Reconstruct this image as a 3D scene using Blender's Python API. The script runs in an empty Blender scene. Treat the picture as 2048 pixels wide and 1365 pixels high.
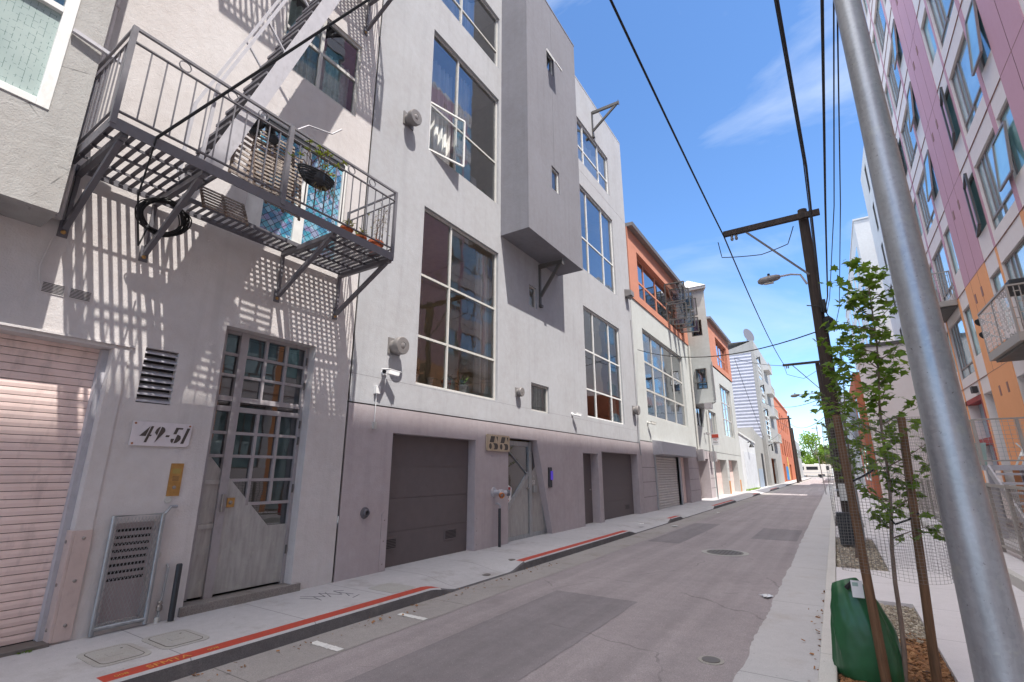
import bpy, math, random
from mathutils import Vector, Matrix, noise
random.seed(7)
D2 = math.radians
scene = bpy.context.scene
COL = scene.collection
# ------------------------------------------------------------------ camera, sky, sun, exposure
cam_d = bpy.data.cameras.new('camera'); cam = bpy.data.objects.new('camera', cam_d); COL.objects.link(cam)
cam.location = (0, 0, 1.65)
cam.rotation_euler = (D2(90 + 15.09), D2(0.079), D2(32.784))
cam_d.lens = 17.007; cam_d.sensor_width = 36; cam_d.clip_start = .05; cam_d.clip_end = 3000
scene.camera = cam
SUN = Vector((.9, -.36, 1.86)).normalized()
sun_d = bpy.data.lights.new('sun', 'SUN'); sun = bpy.data.objects.new('sun', sun_d); COL.objects.link(sun)
sun.location = (20, -8, 60); sun.rotation_euler = SUN.to_track_quat('Z', 'Y').to_euler()
sun_d.energy = 4.5; sun_d.angle = D2(.55); sun_d.color = (1, .955, .89)
world = bpy.data.worlds.new("World"); scene.world = world; world.use_nodes = True
wn = world.node_tree; wn.nodes.clear()
wo = wn.nodes.new('ShaderNodeOutputWorld'); bg = wn.nodes.new('ShaderNodeBackground')
sky = wn.nodes.new('ShaderNodeTexSky'); sky.sky_type = 'NISHITA'; sky.sun_disc = False
sky.sun_elevation = math.asin(SUN.z); sky.sun_rotation = math.atan2(SUN.x, SUN.y)
sky.air_density = .8; sky.dust_density = .25; sky.ozone_density = 3.5; sky.altitude = 20
bg.inputs['Strength'].default_value = .15
# thin cirrus streaks low down, and an unseen bright cloud bank added overhead to fill the shade
L = wn.links.new
tc = wn.nodes.new('ShaderNodeTexCoord'); mp = wn.nodes.new('ShaderNodeMapping')
mp.inputs['Rotation'].default_value = (0, D2(25), D2(-20)); mp.inputs['Scale'].default_value = (1.5, 4.2, 4.0); mp.inputs['Location'].default_value = (.35, 1.3, .2)
nz = wn.nodes.new('ShaderNodeTexNoise'); nz.inputs['Scale'].default_value = 1.25; nz.inputs['Detail'].default_value = 7
nz.inputs['Roughness'].default_value = .55; nz.inputs['Distortion'].default_value = .6
cr = wn.nodes.new('ShaderNodeValToRGB'); cr.color_ramp.elements[0].position = .50; cr.color_ramp.elements[1].position = .80
cr.color_ramp.elements[0].color = (0, 0, 0, 1); cr.color_ramp.elements[1].color = (.6, .6, .6, 1)
hs = wn.nodes.new('ShaderNodeHueSaturation'); hs.inputs['Saturation'].default_value = 1.12; hs.inputs['Value'].default_value = 1.33
mx = wn.nodes.new('ShaderNodeMix'); mx.data_type = 'RGBA'; mx.inputs['B'].default_value = (4.4, 4.8, 5.4, 1)
dt = wn.nodes.new('ShaderNodeVectorMath'); dt.operation = 'DOT_PRODUCT'; dt.inputs[1].default_value = (.0, -.3, .954)
ad = wn.nodes.new('ShaderNodeMath'); ad.operation = 'MULTIPLY_ADD'; ad.inputs[1].default_value = .4; L(nz.outputs['Fac'], ad.inputs[0]); L(dt.outputs['Value'], ad.inputs[2])
c2 = wn.nodes.new('ShaderNodeValToRGB'); c2.color_ramp.elements[0].position = .92; c2.color_ramp.elements[1].position = 1.0
L(ad.outputs[0], c2.inputs['Fac'])
m2 = wn.nodes.new('ShaderNodeMix'); m2.data_type = 'RGBA'; m2.inputs['B'].default_value = (12.9, 12.3, 11.9, 1)
L(tc.outputs['Generated'], mp.inputs['Vector']); L(tc.outputs['Generated'], dt.inputs[0]); L(mp.outputs['Vector'], nz.inputs['Vector']); L(nz.outputs['Fac'], cr.inputs['Fac'])
L(sky.outputs['Color'], hs.inputs['Color']); L(cr.outputs['Color'], mx.inputs['Factor']); L(hs.outputs['Color'], mx.inputs['A'])
L(c2.outputs['Color'], m2.inputs['Factor']); L(mx.outputs['Result'], m2.inputs['A']); L(m2.outputs['Result'], bg.inputs['Color'])
L(bg.outputs['Background'], wo.inputs['Surface'])
scene.view_settings.view_transform = 'Standard'; scene.view_settings.look = 'None'
scene.view_settings.exposure = .73; scene.view_settings.gamma = 1
cy = scene.cycles
cy.use_denoising = True; cy.max_bounces = 8; cy.transparent_max_bounces = 24; cy.sample_clamp_indirect = 6
cy.diffuse_bounces = 6

# ------------------------------------------------------------------ object helpers
WL = {}
def wl(o): return WL.get(o.name, Vector((0, 0, 0)))
def tagp(o, label=None, cat=None, group=None, kind=None):
    if label: o['label'] = label
    if cat: o['category'] = cat
    if group: o['group'] = group
    if kind: o['kind'] = kind
    return o
def thing(name, label, cat, loc, group=None):
    o = bpy.data.objects.new(name, None); COL.objects.link(o); o.location = loc
    o.empty_display_size = .2; WL[o.name] = Vector(loc)
    return tagp(o, label, cat, group)

class MB:
    def __init__(s): s.v = []; s.f = []; s.m = []
    def face(s, pts, mi=0):
        n = len(s.v); s.v += [tuple(p) for p in pts]; s.f.append(tuple(range(n, n + len(pts)))); s.m.append(mi); return s
    def box(s, x0, x1, y0, y1, z0, z1, mi=0):
        x0, x1 = min(x0, x1), max(x0, x1); y0, y1 = min(y0, y1), max(y0, y1); z0, z1 = min(z0, z1), max(z0, z1)
        n = len(s.v)
        s.v += [(x0, y0, z0), (x1, y0, z0), (x1, y1, z0), (x0, y1, z0), (x0, y0, z1), (x1, y0, z1), (x1, y1, z1), (x0, y1, z1)]
        for q in ((3, 2, 1, 0), (4, 5, 6, 7), (0, 1, 5, 4), (1, 2, 6, 5), (2, 3, 7, 6), (3, 0, 4, 7)):
            s.f.append(tuple(n + i for i in q)); s.m.append(mi)
        return s
    def bar(s, p, q, w, h=None, up=(0, 0, 1), mi=0):
        h = w if h is None else h
        p, q = Vector(p), Vector(q); d = (q - p)
        if d.length < 1e-6: return s
        d.normalize(); up = Vector(up)
        if abs(d.dot(up)) > .999: up = Vector((1, 0, 0)) if abs(d.x) < .9 else Vector((0, 1, 0))
        a = d.cross(up).normalized() * (w / 2); b = a.normalized().cross(d).normalized() * (h / 2)
        n = len(s.v)
        for c in (p, q):
            for sa, sb in ((-1, -1), (1, -1), (1, 1), (-1, 1)): s.v.append(tuple(c + a * sa + b * sb))
        for f in ((3, 2, 1, 0), (4, 5, 6, 7), (0, 1, 5, 4), (1, 2, 6, 5), (2, 3, 7, 6), (3, 0, 4, 7)):
            s.f.append(tuple(n + i for i in f)); s.m.append(mi)
        return s
    def tube(s, pts, r, n=8, mi=0, cap=True):
        pts = [Vector(p) for p in pts]; rs = r if isinstance(r, (list, tuple)) else [r] * len(pts)
        base = len(s.v); prev = None
        for i, p in enumerate(pts):
            d = (pts[min(i + 1, len(pts) - 1)] - pts[max(i - 1, 0)]).normalized()
            if prev is None:
                u = Vector((0, 0, 1)) if abs(d.z) < .9 else Vector((1, 0, 0)); a = d.cross(u).normalized()
            else:
                a = (prev - d * prev.dot(d)).normalized()
            prev = a; b = d.cross(a)
            for k in range(n):
                t = 2 * math.pi * k / n; s.v.append(tuple(p + (a * math.cos(t) + b * math.sin(t)) * rs[i]))
        for i in range(len(pts) - 1):
            for k in range(n):
                k2 = (k + 1) % n
                s.f.append((base + i * n + k, base + i * n + k2, base + (i + 1) * n + k2, base + (i + 1) * n + k)); s.m.append(mi)
        if cap:
            s.f.append(tuple(base + k for k in reversed(range(n)))); s.m.append(mi)
            s.f.append(tuple(base + (len(pts) - 1) * n + k for k in range(n))); s.m.append(mi)
        return s
    def prism(s, poly, vec, mi=0):
        n = len(poly); b = len(s.v); vec = Vector(vec)
        s.v += [tuple(p) for p in poly] + [tuple(Vector(p) + vec) for p in poly]
        s.f.append(tuple(b + i for i in reversed(range(n)))); s.m.append(mi)
        s.f.append(tuple(b + n + i for i in range(n))); s.m.append(mi)
        for i in range(n):
            j = (i + 1) % n; s.f.append((b + i, b + j, b + n + j, b + n + i)); s.m.append(mi)
        return s
    def lathe(s, c, axis, prof, n=24, mi=0):
        c = Vector(c); ax = Vector(axis).normalized(); u = Vector((0, 0, 1)) if abs(ax.z) < .9 else Vector((1, 0, 0))
        a = ax.cross(u).normalized(); b = ax.cross(a); base = len(s.v)
        for (r, t) in prof:
            for k in range(n):
                q = 2 * math.pi * k / n; s.v.append(tuple(c + ax * t + (a * math.cos(q) + b * math.sin(q)) * r))
        for i in range(len(prof) - 1):
            for k in range(n):
                k2 = (k + 1) % n
                s.f.append((base + i * n + k, base + i * n + k2, base + (i + 1) * n + k2, base + (i + 1) * n + k)); s.m.append(mi)
        s.f.append(tuple(base + k for k in reversed(range(n)))); s.m.append(mi)
        s.f.append(tuple(base + (len(prof) - 1) * n + k for k in range(n))); s.m.append(mi)
        return s
    def build(s, name, mat, parent=None, origin=None, smooth=False, bevel=0, label=None):
        if parent is not None: org = wl(parent)
        elif origin is not None: org = Vector(origin)
        else:
            xs = [p[0] for p in s.v]; ys = [p[1] for p in s.v]; zs = [p[2] for p in s.v]
            org = Vector(((min(xs) + max(xs)) / 2, (min(ys) + max(ys)) / 2, min(zs)))
        me = bpy.data.meshes.new(name)
        me.from_pydata([(p[0] - org.x, p[1] - org.y, p[2] - org.z) for p in s.v], [], s.f)
        mats = mat if isinstance(mat, (list, tuple)) else [mat]
        for m in mats: me.materials.append(m)
        me.polygons.foreach_set('material_index', s.m)
        if smooth: me.polygons.foreach_set('use_smooth', [True] * len(me.polygons))
        me.update()
        o = bpy.data.objects.new(name, me); COL.objects.link(o)
        if parent is not None: o.parent = parent; WL[o.name] = org.copy()
        else: o.location = org; WL[o.name] = org.copy()
        if smooth:
            try: me.set_sharp_from_angle(angle=D2(38))
            except Exception: pass
        if bevel:
            b = o.modifiers.new('bevel', 'BEVEL'); b.width = bevel; b.segments = 2; b.limit_method = 'ANGLE'; b.angle_limit = D2(40)
        if label: o['label'] = label
        return o
def single(name, mb, mat, label, cat, group=None, kind=None, **k):
    return tagp(mb.build(name, mat, **k), label, cat, group, kind)
def struct(name, mb, mat, kind='structure', label=None, **k):
    o = mb.build(name, mat, origin=(0, 0, 0), **k); o['kind'] = kind
    if label: o['label'] = label
    return o
def dup(root, off, label=None, group=None, rot=None, scale=None):
    c = root.copy(); COL.objects.link(c); c.location = Vector(root.location) + Vector(off)
    if rot is not None: c.rotation_euler = (root.rotation_euler[0], root.rotation_euler[1], rot)
    if scale: c.scale = (scale,) * 3
    if label: c['label'] = label
    if group: c['group'] = group
    WL[c.name] = Vector(c.location)
    def rec(o, n):
        for ch in list(o.children):
            d = ch.copy(); COL.objects.link(d); d.parent = n; rec(ch, d)
    rec(root, c)
    return c
def text_part(name, s, mat, parent, pos, size, face='+x', extrude=.002, shear=0, width=1.0, align='CENTER', label=None, offset=0):
    cu = bpy.data.curves.new(name, 'FONT'); cu.body = s; cu.size = size; cu.extrude = extrude; cu.shear = shear
    cu.align_x = align; cu.align_y = 'CENTER'; cu.offset = offset; cu.resolution_u = 3
    t = bpy.data.objects.new('tmp', cu); COL.objects.link(t)
    bpy.context.view_layer.update()
    me = bpy.data.meshes.new_from_object(t.evaluated_get(bpy.context.evaluated_depsgraph_get()))
    bpy.data.objects.remove(t); me.name = name
    if face == '+x': M = Matrix(((0, 0, 1), (1, 0, 0), (0, 1, 0)))
    elif face == '-y': M = Matrix(((1, 0, 0), (0, 0, -1), (0, 1, 0)))
    elif face == 'up': M = Matrix(((0, -1, 0), (1, 0, 0), (0, 0, 1)))      # reads along +y
    else: M = face
    off = Vector(pos) - (wl(parent) if parent else Vector((0, 0, 0)))
    for v in me.vertices:
        p = Vector((v.co.x * width, v.co.y, v.co.z)); v.co = M @ p + off
    me.materials.clear(); me.materials.append(mat)
    o = bpy.data.objects.new(name, me); COL.objects.link(o)
    if parent: o.parent = parent
    if label: o['label'] = label
    return o

# ------------------------------------------------------------------ materials
def new_mat(name):
    m = bpy.data.materials.new(name); m.use_nodes = True; t = m.node_tree; t.nodes.clear()
    out = t.nodes.new('ShaderNodeOutputMaterial'); b = t.nodes.new('ShaderNodeBsdfPrincipled')
    t.links.new(b.outputs[0], out.inputs[0]); return m, t, b, out
def _noise(t, vec, scale, detail=4, rough=.55, dist=0):
    n = t.nodes.new('ShaderNodeTexNoise'); n.inputs['Scale'].default_value = scale; n.inputs['Detail'].default_value = detail
    n.inputs['Roughness'].default_value = rough; n.inputs['Distortion'].default_value = dist
    if vec is not None: t.links.new(vec, n.inputs['Vector'])
    return n.outputs['Fac']
def _map(t, vec, scale=(1, 1, 1), rot=(0, 0, 0), loc=(0, 0, 0)):
    m = t.nodes.new('ShaderNodeMapping'); m.inputs['Scale'].default_value = scale; m.inputs['Rotation'].default_value = rot
    m.inputs['Location'].default_value = loc; t.links.new(vec, m.inputs['Vector']); return m.outputs[0]
def _ramp(t, fac, stops):
    r = t.nodes.new('ShaderNodeValToRGB'); e = r.color_ramp.elements
    while len(e) < len(stops): e.new(.5)
    for k, (p, c) in enumerate(stops):
        e[k].position = p; e[k].color = (c, c, c, 1) if isinstance(c, (int, float)) else (*c, 1)
    t.links.new(fac, r.inputs['Fac']); return r.outputs['Color']
def _math(t, op, a, b=None):
    m = t.nodes.new('ShaderNodeMath'); m.operation = op
    for i, q in enumerate((a, b)):
        if q is None: continue
        if isinstance(q, (int, float)): m.inputs[i].default_value = q
        else: t.links.new(q, m.inputs[i])
    return m.outputs[0]
def _mix(t, fac, a, b, mode='MIX'):
    m = t.nodes.new('ShaderNodeMix'); m.data_type = 'RGBA'; m.blend_type = mode
    for key, q in (('Factor', fac), ('A', a), ('B', b)):
        if isinstance(q, (int, float)): m.inputs[key].default_value = q if key == 'Factor' else (q, q, q, 1)
        elif isinstance(q, (tuple, list)): m.inputs[key].default_value = (*q, 1)
        else: t.links.new(q, m.inputs[key])
    return m.outputs['Result']
def _bump(t, b, h, strength=.3, dist=.01):
    n = t.nodes.new('ShaderNodeBump'); n.inputs['Strength'].default_value = strength; n.inputs['Distance'].default_value = dist
    t.links.new(h, n.inputs['Height']); t.links.new(n.outputs[0], b.inputs['Normal']); return n
def _geo(t):
    g = t.nodes.new('ShaderNodeNewGeometry'); return g.outputs['Position']
def _sep(t, v):
    s = t.nodes.new('ShaderNodeSeparateXYZ'); t.links.new(v, s.inputs[0]); return s.outputs
def _lines(t, coord, period, width, phase=0):
    a = _math(t, 'ADD', coord, 1000 * period + phase); a = _math(t, 'MODULO', a, period)
    return _math(t, 'LESS_THAN', a, width)

def stucco(name, col, var=.09, bump=.45, fine=55, stain=.24, rough=.9, hue=(1, .97, .95), cracks=0):
    m, t, b, o = new_mat(name); P = _geo(t)
    big = _noise(t, P, .9, 5, .6); med = _noise(t, P, 7, 4, .6)
    stk = _noise(t, _map(t, P, (2.2, 2.2, .16)), 2.4, 4, .6)
    f = _math(t, 'ADD', _math(t, 'MULTIPLY', big, .55), _math(t, 'MULTIPLY', med, .45))
    lo = tuple(c * (1 - var) * h for c, h in zip(col, hue)); hi = tuple(c * (1 + var) for c in col)
    c = _mix(t, _ramp(t, f, [(.3, 0), (.7, 1)]), lo, hi)
    c = _mix(t, _math(t, 'MULTIPLY', _ramp(t, stk, [(.52, 0), (.78, 1)]), stain), c, tuple(q * .55 for q in col))
    if cracks:
        v = t.nodes.new('ShaderNodeTexVoronoi'); v.feature = 'DISTANCE_TO_EDGE'; v.inputs['Scale'].default_value = 1.3
        t.links.new(_map(t, _mix(t, .12, P, t.nodes.new('ShaderNodeTexNoise').outputs['Color']), (1, 1, 1)), v.inputs['Vector'])
        msk = _math(t, 'MULTIPLY', _math(t, 'LESS_THAN', v.outputs['Distance'], .006), _ramp(t, _noise(t, P, 3.2, 3), [(.5, 0), (.62, 1)]))
        c = _mix(t, _math(t, 'MULTIPLY', msk, cracks), c, tuple(q * .4 for q in col))
        pits = _ramp(t, _noise(t, _map(t, P, (1, 1, 2.2)), 38, 3), [(.63, 0), (.68, 1)])
        c = _mix(t, _math(t, 'MULTIPLY', _math(t, 'MULTIPLY', pits, _ramp(t, _noise(t, P, 2.1, 3), [(.47, 0), (.6, 1)])), .6), c, tuple(q * .5 for q in col))
    t.links.new(c, b.inputs['Base Color']); b.inputs['Roughness'].default_value = rough
    b.inputs['Specular IOR Level'].default_value = .25
    h = _math(t, 'ADD', _noise(t, P, fine, 3, .6), _math(t, 'MULTIPLY', _noise(t, P, 11, 4, .55, .6), 1.2))
    _bump(t, b, h, bump, .006); return m
def paint(name, col, rough=.5, metal=0, var=.06, scale=6, bump=.05, spec=.4, dirt=0, dirtcol=(.12, .09, .07)):
    m, t, b, o = new_mat(name); P = _geo(t)
    n = _noise(t, P, scale, 4, .6)
    c = _mix(t, _ramp(t, n, [(.3, 0), (.7, 1)]), tuple(q * (1 - var) for q in col), tuple(min(1, q * (1 + var)) for q in col))
    if dirt:
        dn = _ramp(t, _noise(t, _map(t, P, (1, 1, .4)), scale * 2.2, 5, .65), [(.52, 0), (.72, 1)])
        c = _mix(t, _math(t, 'MULTIPLY', dn, dirt), c, dirtcol)
    t.links.new(c, b.inputs['Base Color'])
    t.links.new(_ramp(t, n, [(.2, max(0, rough - .08)), (.8, min(1, rough + .08))]), b.inputs['Roughness'])
    b.inputs['Metallic'].default_value = metal; b.inputs['Specular IOR Level'].default_value = spec
    if bump: _bump(t, b, _noise(t, P, scale * 12, 3), bump, .003)
    return m
def galv(name, col=(.42, .44, .46), rough=.38, spangle=28, metal=.75, sp=.12):
    m, t, b, o = new_mat(name); P = _geo(t)
    v = t.nodes.new('ShaderNodeTexVoronoi'); v.inputs['Scale'].default_value = spangle; t.links.new(P, v.inputs['Vector'])
    s = _sep(t, v.outputs['Color'])[0]
    st = _noise(t, _map(t, P, (3, 3, .5)), 6, 5, .6)
    f = _math(t, 'ADD', _math(t, 'MULTIPLY', s, sp), _math(t, 'MULTIPLY', st, 1 - sp))
    c = _mix(t, _ramp(t, f, [(.25, 0), (.8, 1)]), tuple(q * .72 for q in col), tuple(q * 1.2 for q in col))
    c = _mix(t, _math(t, 'MULTIPLY', _ramp(t, _noise(t, P, 9, 5, .7), [(.58, 0), (.7, 1)]), .35), c, (.5, .5, .42))
    c = _mix(t, _math(t, 'MULTIPLY', _ramp(t, _noise(t, P, 60, 2), [(.7, 0), (.74, 1)]), .6), c, (.12, .1, .09))
    t.links.new(c, b.inputs['Base Color']); b.inputs['Metallic'].default_value = metal
    t.links.new(_ramp(t, f, [(.2, rough - .08), (.8, rough + .14)]), b.inputs['Roughness'])
    _bump(t, b, _noise(t, P, 30, 3), .08, .004); return m
def concrete(name, col, var=.1, period=None, width=.012, speck=.35, stain=.3, phase=0, rough=.88, axis=1, jcol=.35, stcol=(.16, .12, .08)):
    m, t, b, o = new_mat(name); P = _geo(t)
    big = _noise(t, P, .8, 6, .62); fine = _noise(t, P, 90, 2, .5); med = _noise(t, P, 9, 5, .65)
    f = _math(t, 'ADD', _math(t, 'MULTIPLY', big, .5), _math(t, 'MULTIPLY', med, .5))
    c = _mix(t, _ramp(t, f, [(.3, 0), (.7, 1)]), tuple(q * (1 - var) for q in col), tuple(q * (1 + var) for q in col))
    c = _mix(t, _math(t, 'MULTIPLY', _ramp(t, fine, [(.35, 1), (.6, 0)]), speck), c, tuple(q * .6 for q in col))
    c = _mix(t, _math(t, 'MULTIPLY', _ramp(t, _noise(t, _map(t, P, loc=(3, 8, 0)), 1.3, 5, .7), [(.55, 0), (.75, 1)]), stain), c, stcol)
    c = _mix(t, _math(t, 'MULTIPLY', _ramp(t, _noise(t, P, 26, 2), [(.71, 0), (.74, 1)]), .5), c, tuple(q * .35 for q in col))
    h = _math(t, 'MULTIPLY', fine, 1.0)
    if period:
        co = _sep(t, P)
        ln = _lines(t, co[axis], period, width, phase)
        c = _mix(t, _math(t, 'MULTIPLY', ln, 1 - jcol), c, tuple(q * .3 for q in col))
        h = _math(t, 'SUBTRACT', h, _math(t, 'MULTIPLY', ln, 3))
    t.links.new(c, b.inputs['Base Color']); b.inputs['Roughness'].default_value = rough; b.inputs['Specular IOR Level'].default_value = .3
    _bump(t, b, h, .35, .003); return m
def asphalt(name, col):
    m, t, b, o = new_mat(name); P = _geo(t)
    big = _noise(t, P, .45, 6, .65); agg = _noise(t, P, 140, 2, .5); med = _noise(t, P, 6, 5, .7); lane = _noise(t, _map(t, P, (2.2, .06, 1)), 1.6, 5, .6)
    f = _math(t, 'ADD', _math(t, 'MULTIPLY', big, .35), _math(t, 'ADD', _math(t, 'MULTIPLY', med, .25), _math(t, 'MULTIPLY', lane, .4)))
    c = _mix(t, _ramp(t, f, [(.36, 0), (.62, 1)]), tuple(q * .76 for q in col), tuple(q * 1.2 for q in col))
    c = _mix(t, _math(t, 'MULTIPLY', _ramp(t, agg, [(.4, 1), (.58, 0)]), .5), c, tuple(q * .5 for q in col))
    c = _mix(t, _math(t, 'MULTIPLY', _ramp(t, _noise(t, P, 75, 2), [(.66, 0), (.72, 1)]), .45), c, tuple(min(1, q * 2.2) for q in col))
    v = t.nodes.new('ShaderNodeTexVoronoi'); v.feature = 'DISTANCE_TO_EDGE'; v.inputs['Scale'].default_value = .55
    nn = t.nodes.new('ShaderNodeTexNoise'); nn.inputs['Scale'].default_value = 2.5; nn.inputs['Detail'].default_value = 5; t.links.new(P, nn.inputs['Vector'])
    t.links.new(_mix(t, .2, P, nn.outputs['Color']), v.inputs['Vector'])
    ck = _math(t, 'MULTIPLY', _math(t, 'LESS_THAN', v.outputs['Distance'], .0045), _ramp(t, _noise(t, P, .7, 3), [(.5, 0), (.56, 1)]))
    c = _mix(t, _math(t, 'MULTIPLY', ck, .4), c, tuple(q * .3 for q in col))
    oil = _ramp(t, _noise(t, _map(t, P, (1, .5, 1), loc=(5, 2, 0)), 1.1, 4, .6), [(.6, 0), (.72, 1)])
    c = _mix(t, _math(t, 'MULTIPLY', oil, .35), c, tuple(q * .45 for q in col))
    t.links.new(c, b.inputs['Base Color']); b.inputs['Roughness'].default_value = .85; b.inputs['Specular IOR Level'].default_value = .35
    _bump(t, b, agg, .6, .004); return m
def glass(name, tint=(.85, .9, .9), refl=1.0, base=.06, rough=.01, wave=.0):
    """thin window pane: light goes through, and the sheen grows towards grazing angles"""
    m, t, b, out = new_mat(name); t.nodes.remove(b)
    tr = t.nodes.new('ShaderNodeBsdfTransparent'); tr.inputs[0].default_value = (*tint, 1)
    gl = t.nodes.new('ShaderNodeBsdfGlossy'); gl.inputs['Roughness'].default_value = rough; gl.inputs['Color'].default_value = (.95, .97, 1, 1)
    fr = t.nodes.new('ShaderNodeFresnel'); fr.inputs['IOR'].default_value = 1.55
    f = _math(t, 'MINIMUM', _math(t, 'ADD', _math(t, 'MULTIPLY', fr.outputs[0], 1.7 * refl), base), 1.0)
    mxs = t.nodes.new('ShaderNodeMixShader'); t.links.new(f, mxs.inputs[0]); t.links.new(tr.outputs[0], mxs.inputs[1]); t.links.new(gl.outputs[0], mxs.inputs[2])
    if wave:
        n = t.nodes.new('ShaderNodeBump'); n.inputs['Strength'].default_value = wave; n.inputs['Distance'].default_value = .02
        t.links.new(_noise(t, _geo(t), 1.6, 2), n.inputs['Height']); t.links.new(n.outputs[0], gl.inputs['Normal'])
    t.links.new(mxs.outputs[0], out.inputs[0]); return m
def coated(name, body=(.06, .13, .15), refl=.55, tint=(.75, .95, 1)):
    """coated glass: partial mirror over an opaque body whose colour stands in for reflected sky"""
    m, t, b, out = new_mat(name)
    t.links.new(_mix(t, _ramp(t, _noise(t, _geo(t), .9, 2), [(.35, 0), (.65, 1)]), tuple(q * .7 for q in body), tuple(q * 1.3 for q in body)), b.inputs['Base Color'])
    b.inputs['Roughness'].default_value = .3
    gl = t.nodes.new('ShaderNodeBsdfGlossy'); gl.inputs['Roughness'].default_value = .015; gl.inputs['Color'].default_value = (*tint, 1)
    n = t.nodes.new('ShaderNodeBump'); n.inputs['Strength'].default_value = .06; n.inputs['Distance'].default_value = .02
    t.links.new(_noise(t, _geo(t), 1.3, 2), n.inputs['Height']); t.links.new(n.outputs[0], gl.inputs['Normal'])
    fr = t.nodes.new('ShaderNodeFresnel'); fr.inputs['IOR'].default_value = 1.5
    f = _math(t, 'MINIMUM', _math(t, 'ADD', fr.outputs[0], refl), 1.0)
    mxs = t.nodes.new('ShaderNodeMixShader'); t.links.new(f, mxs.inputs[0]); t.links.new(b.outputs[0], mxs.inputs[1]); t.links.new(gl.outputs[0], mxs.inputs[2])
    t.links.new(mxs.outputs[0], out.inputs[0]); return m
def leafmat(name, a, b_, trans=.35):
    m, t, b, out = new_mat(name)
    c = _mix(t, _ramp(t, _noise(t, _geo(t), 9, 2), [(.35, 0), (.65, 1)]), a, b_)
    t.links.new(c, b.inputs['Base Color']); b.inputs['Roughness'].default_value = .5; b.inputs['Specular IOR Level'].default_value = .3
    tl = t.nodes.new('ShaderNodeBsdfTranslucent'); t.links.new(_mix(t, .5, c, (.25, .4, .03)), tl.inputs[0])
    mxs = t.nodes.new('ShaderNodeMixShader'); mxs.inputs[0].default_value = trans
    t.links.new(b.outputs[0], mxs.inputs[1]); t.links.new(tl.outputs[0], mxs.inputs[2]); t.links.new(mxs.outputs[0], out.inputs[0]); return m

M = {}
M['gray_stucco'] = stucco('gray_stucco', (.375, .382, .403))
M['mauve_stucco'] = stucco('mauve_stucco', (.43, .385, .40))
M['bay_stucco'] = stucco('bay_stucco', (.20, .20, .225), bump=.5)
M['warm_stucco'] = stucco('warm_stucco', (.55, .525, .52), stain=.25, bump=.7)
M['rough_stucco'] = stucco('rough_stucco', (.355, .35, .34), stain=.25, bump=.8, cracks=.9, var=.1)
M['white_stucco'] = stucco('white_stucco', (.47, .49, .48), stain=.1)
M['orange_stucco'] = stucco('orange_stucco', (.50, .22, .15), stain=.1)
M['bright_stucco'] = stucco('bright_stucco', (.58, .60, .62), stain=.08)
M['stone_stucco'] = stucco('stone_stucco', (.34, .34, .33))
M['garage_dark'] = paint('garage_dark', (.125, .105, .108), .62, var=.08, bump=.12)
M['shutter_pink'] = paint('shutter_pink', (.74, .575, .53), .6, var=.08, scale=3, dirt=.35, dirtcol=(.2, .16, .16))
M['shutter_white'] = paint('shutter_white', (.62, .58, .56), .55, dirt=.4, scale=4, dirtcol=(.3, .25, .22))
M['frame_gray'] = paint('frame_gray', (.33, .31, .32), .5, dirt=.3)
M['frame_white'] = paint('frame_white', (.68, .68, .66), .45, dirt=.15)
M['frame_cream'] = paint('frame_cream', (.50, .49, .46), .5, dirt=.2)
M['frame_dark'] = paint('frame_dark', (.09, .085, .08), .5)
M['frame_bronze'] = paint('frame_bronze', (.26, .22, .21), .45, metal=.2)
M['steel_paint'] = paint('steel_paint', (.13, .125, .14), .48, dirt=.3, bump=.15, scale=10)
M['steel_light'] = paint('steel_light', (.42, .41, .44), .45, dirt=.2, bump=.1, scale=10)
M['rail_gray'] = paint('rail_gray', (.15, .145, .16), .42, dirt=.2, bump=.1, scale=10)
M['black'] = paint('black', (.015, .015, .017), .5)
M['cable'] = paint('cable', (.012, .012, .013), .6, bump=0)
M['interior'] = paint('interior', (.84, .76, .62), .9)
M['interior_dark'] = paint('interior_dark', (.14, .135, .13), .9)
M['interior_warm'] = paint('interior_warm', (.42, .27, .12), .9)
M['curtain'] = paint('curtain', (.88, .87, .84), .9, var=.04)
M['lace'] = paint('lace', (.42, .55, .53), .9, var=.2, scale=14)
M['galv'] = galv('galv')
M['galv_pole'] = galv('galv_pole', (.38, .395, .42), .36, 60, .72, .14)
M['sheet_steel'] = galv('sheet_steel', (.38, .37, .36), .55, 9, .12, .06)
M['brass'] = paint('brass', (.45, .27, .10), .4, metal=.7, var=.15, scale=20)
M['white_paint'] = paint('white_paint', (.72, .70, .70), .5, dirt=.25)
M['sign_plate'] = paint('sign_plate', (.62, .58, .60), .5, dirt=.3, scale=5, dirtcol=(.42, .4, .45))
M['letter_dark'] = paint('letter_dark', (.075, .062, .055), .7)
M['bolt'] = paint('bolt', (.3, .27, .25), .45, metal=.6)
M['red_paint'] = paint('red_paint', (.42, .055, .03), .7, dirt=.45, scale=9, dirtcol=(.14, .09, .08))
M['yellow_paint'] = paint('yellow_paint', (.62, .27, .07), .7, dirt=.3)
M['mark_white'] = paint('mark_white', (.70, .69, .66), .7, dirt=.5, scale=11, dirtcol=(.3, .28, .27))
M['asphalt'] = asphalt('asphalt', (.33, .29, .292)); M['asphalt_patch'] = asphalt('asphalt_patch', (.24, .215, .22))
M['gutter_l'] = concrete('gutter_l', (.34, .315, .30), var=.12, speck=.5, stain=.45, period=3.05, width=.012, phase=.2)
M['gutter_r'] = concrete('gutter_r', (.49, .475, .475), var=.08, speck=.25, stain=.3, period=3.0, width=.012, phase=.55, stcol=(.28, .2, .13))
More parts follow.
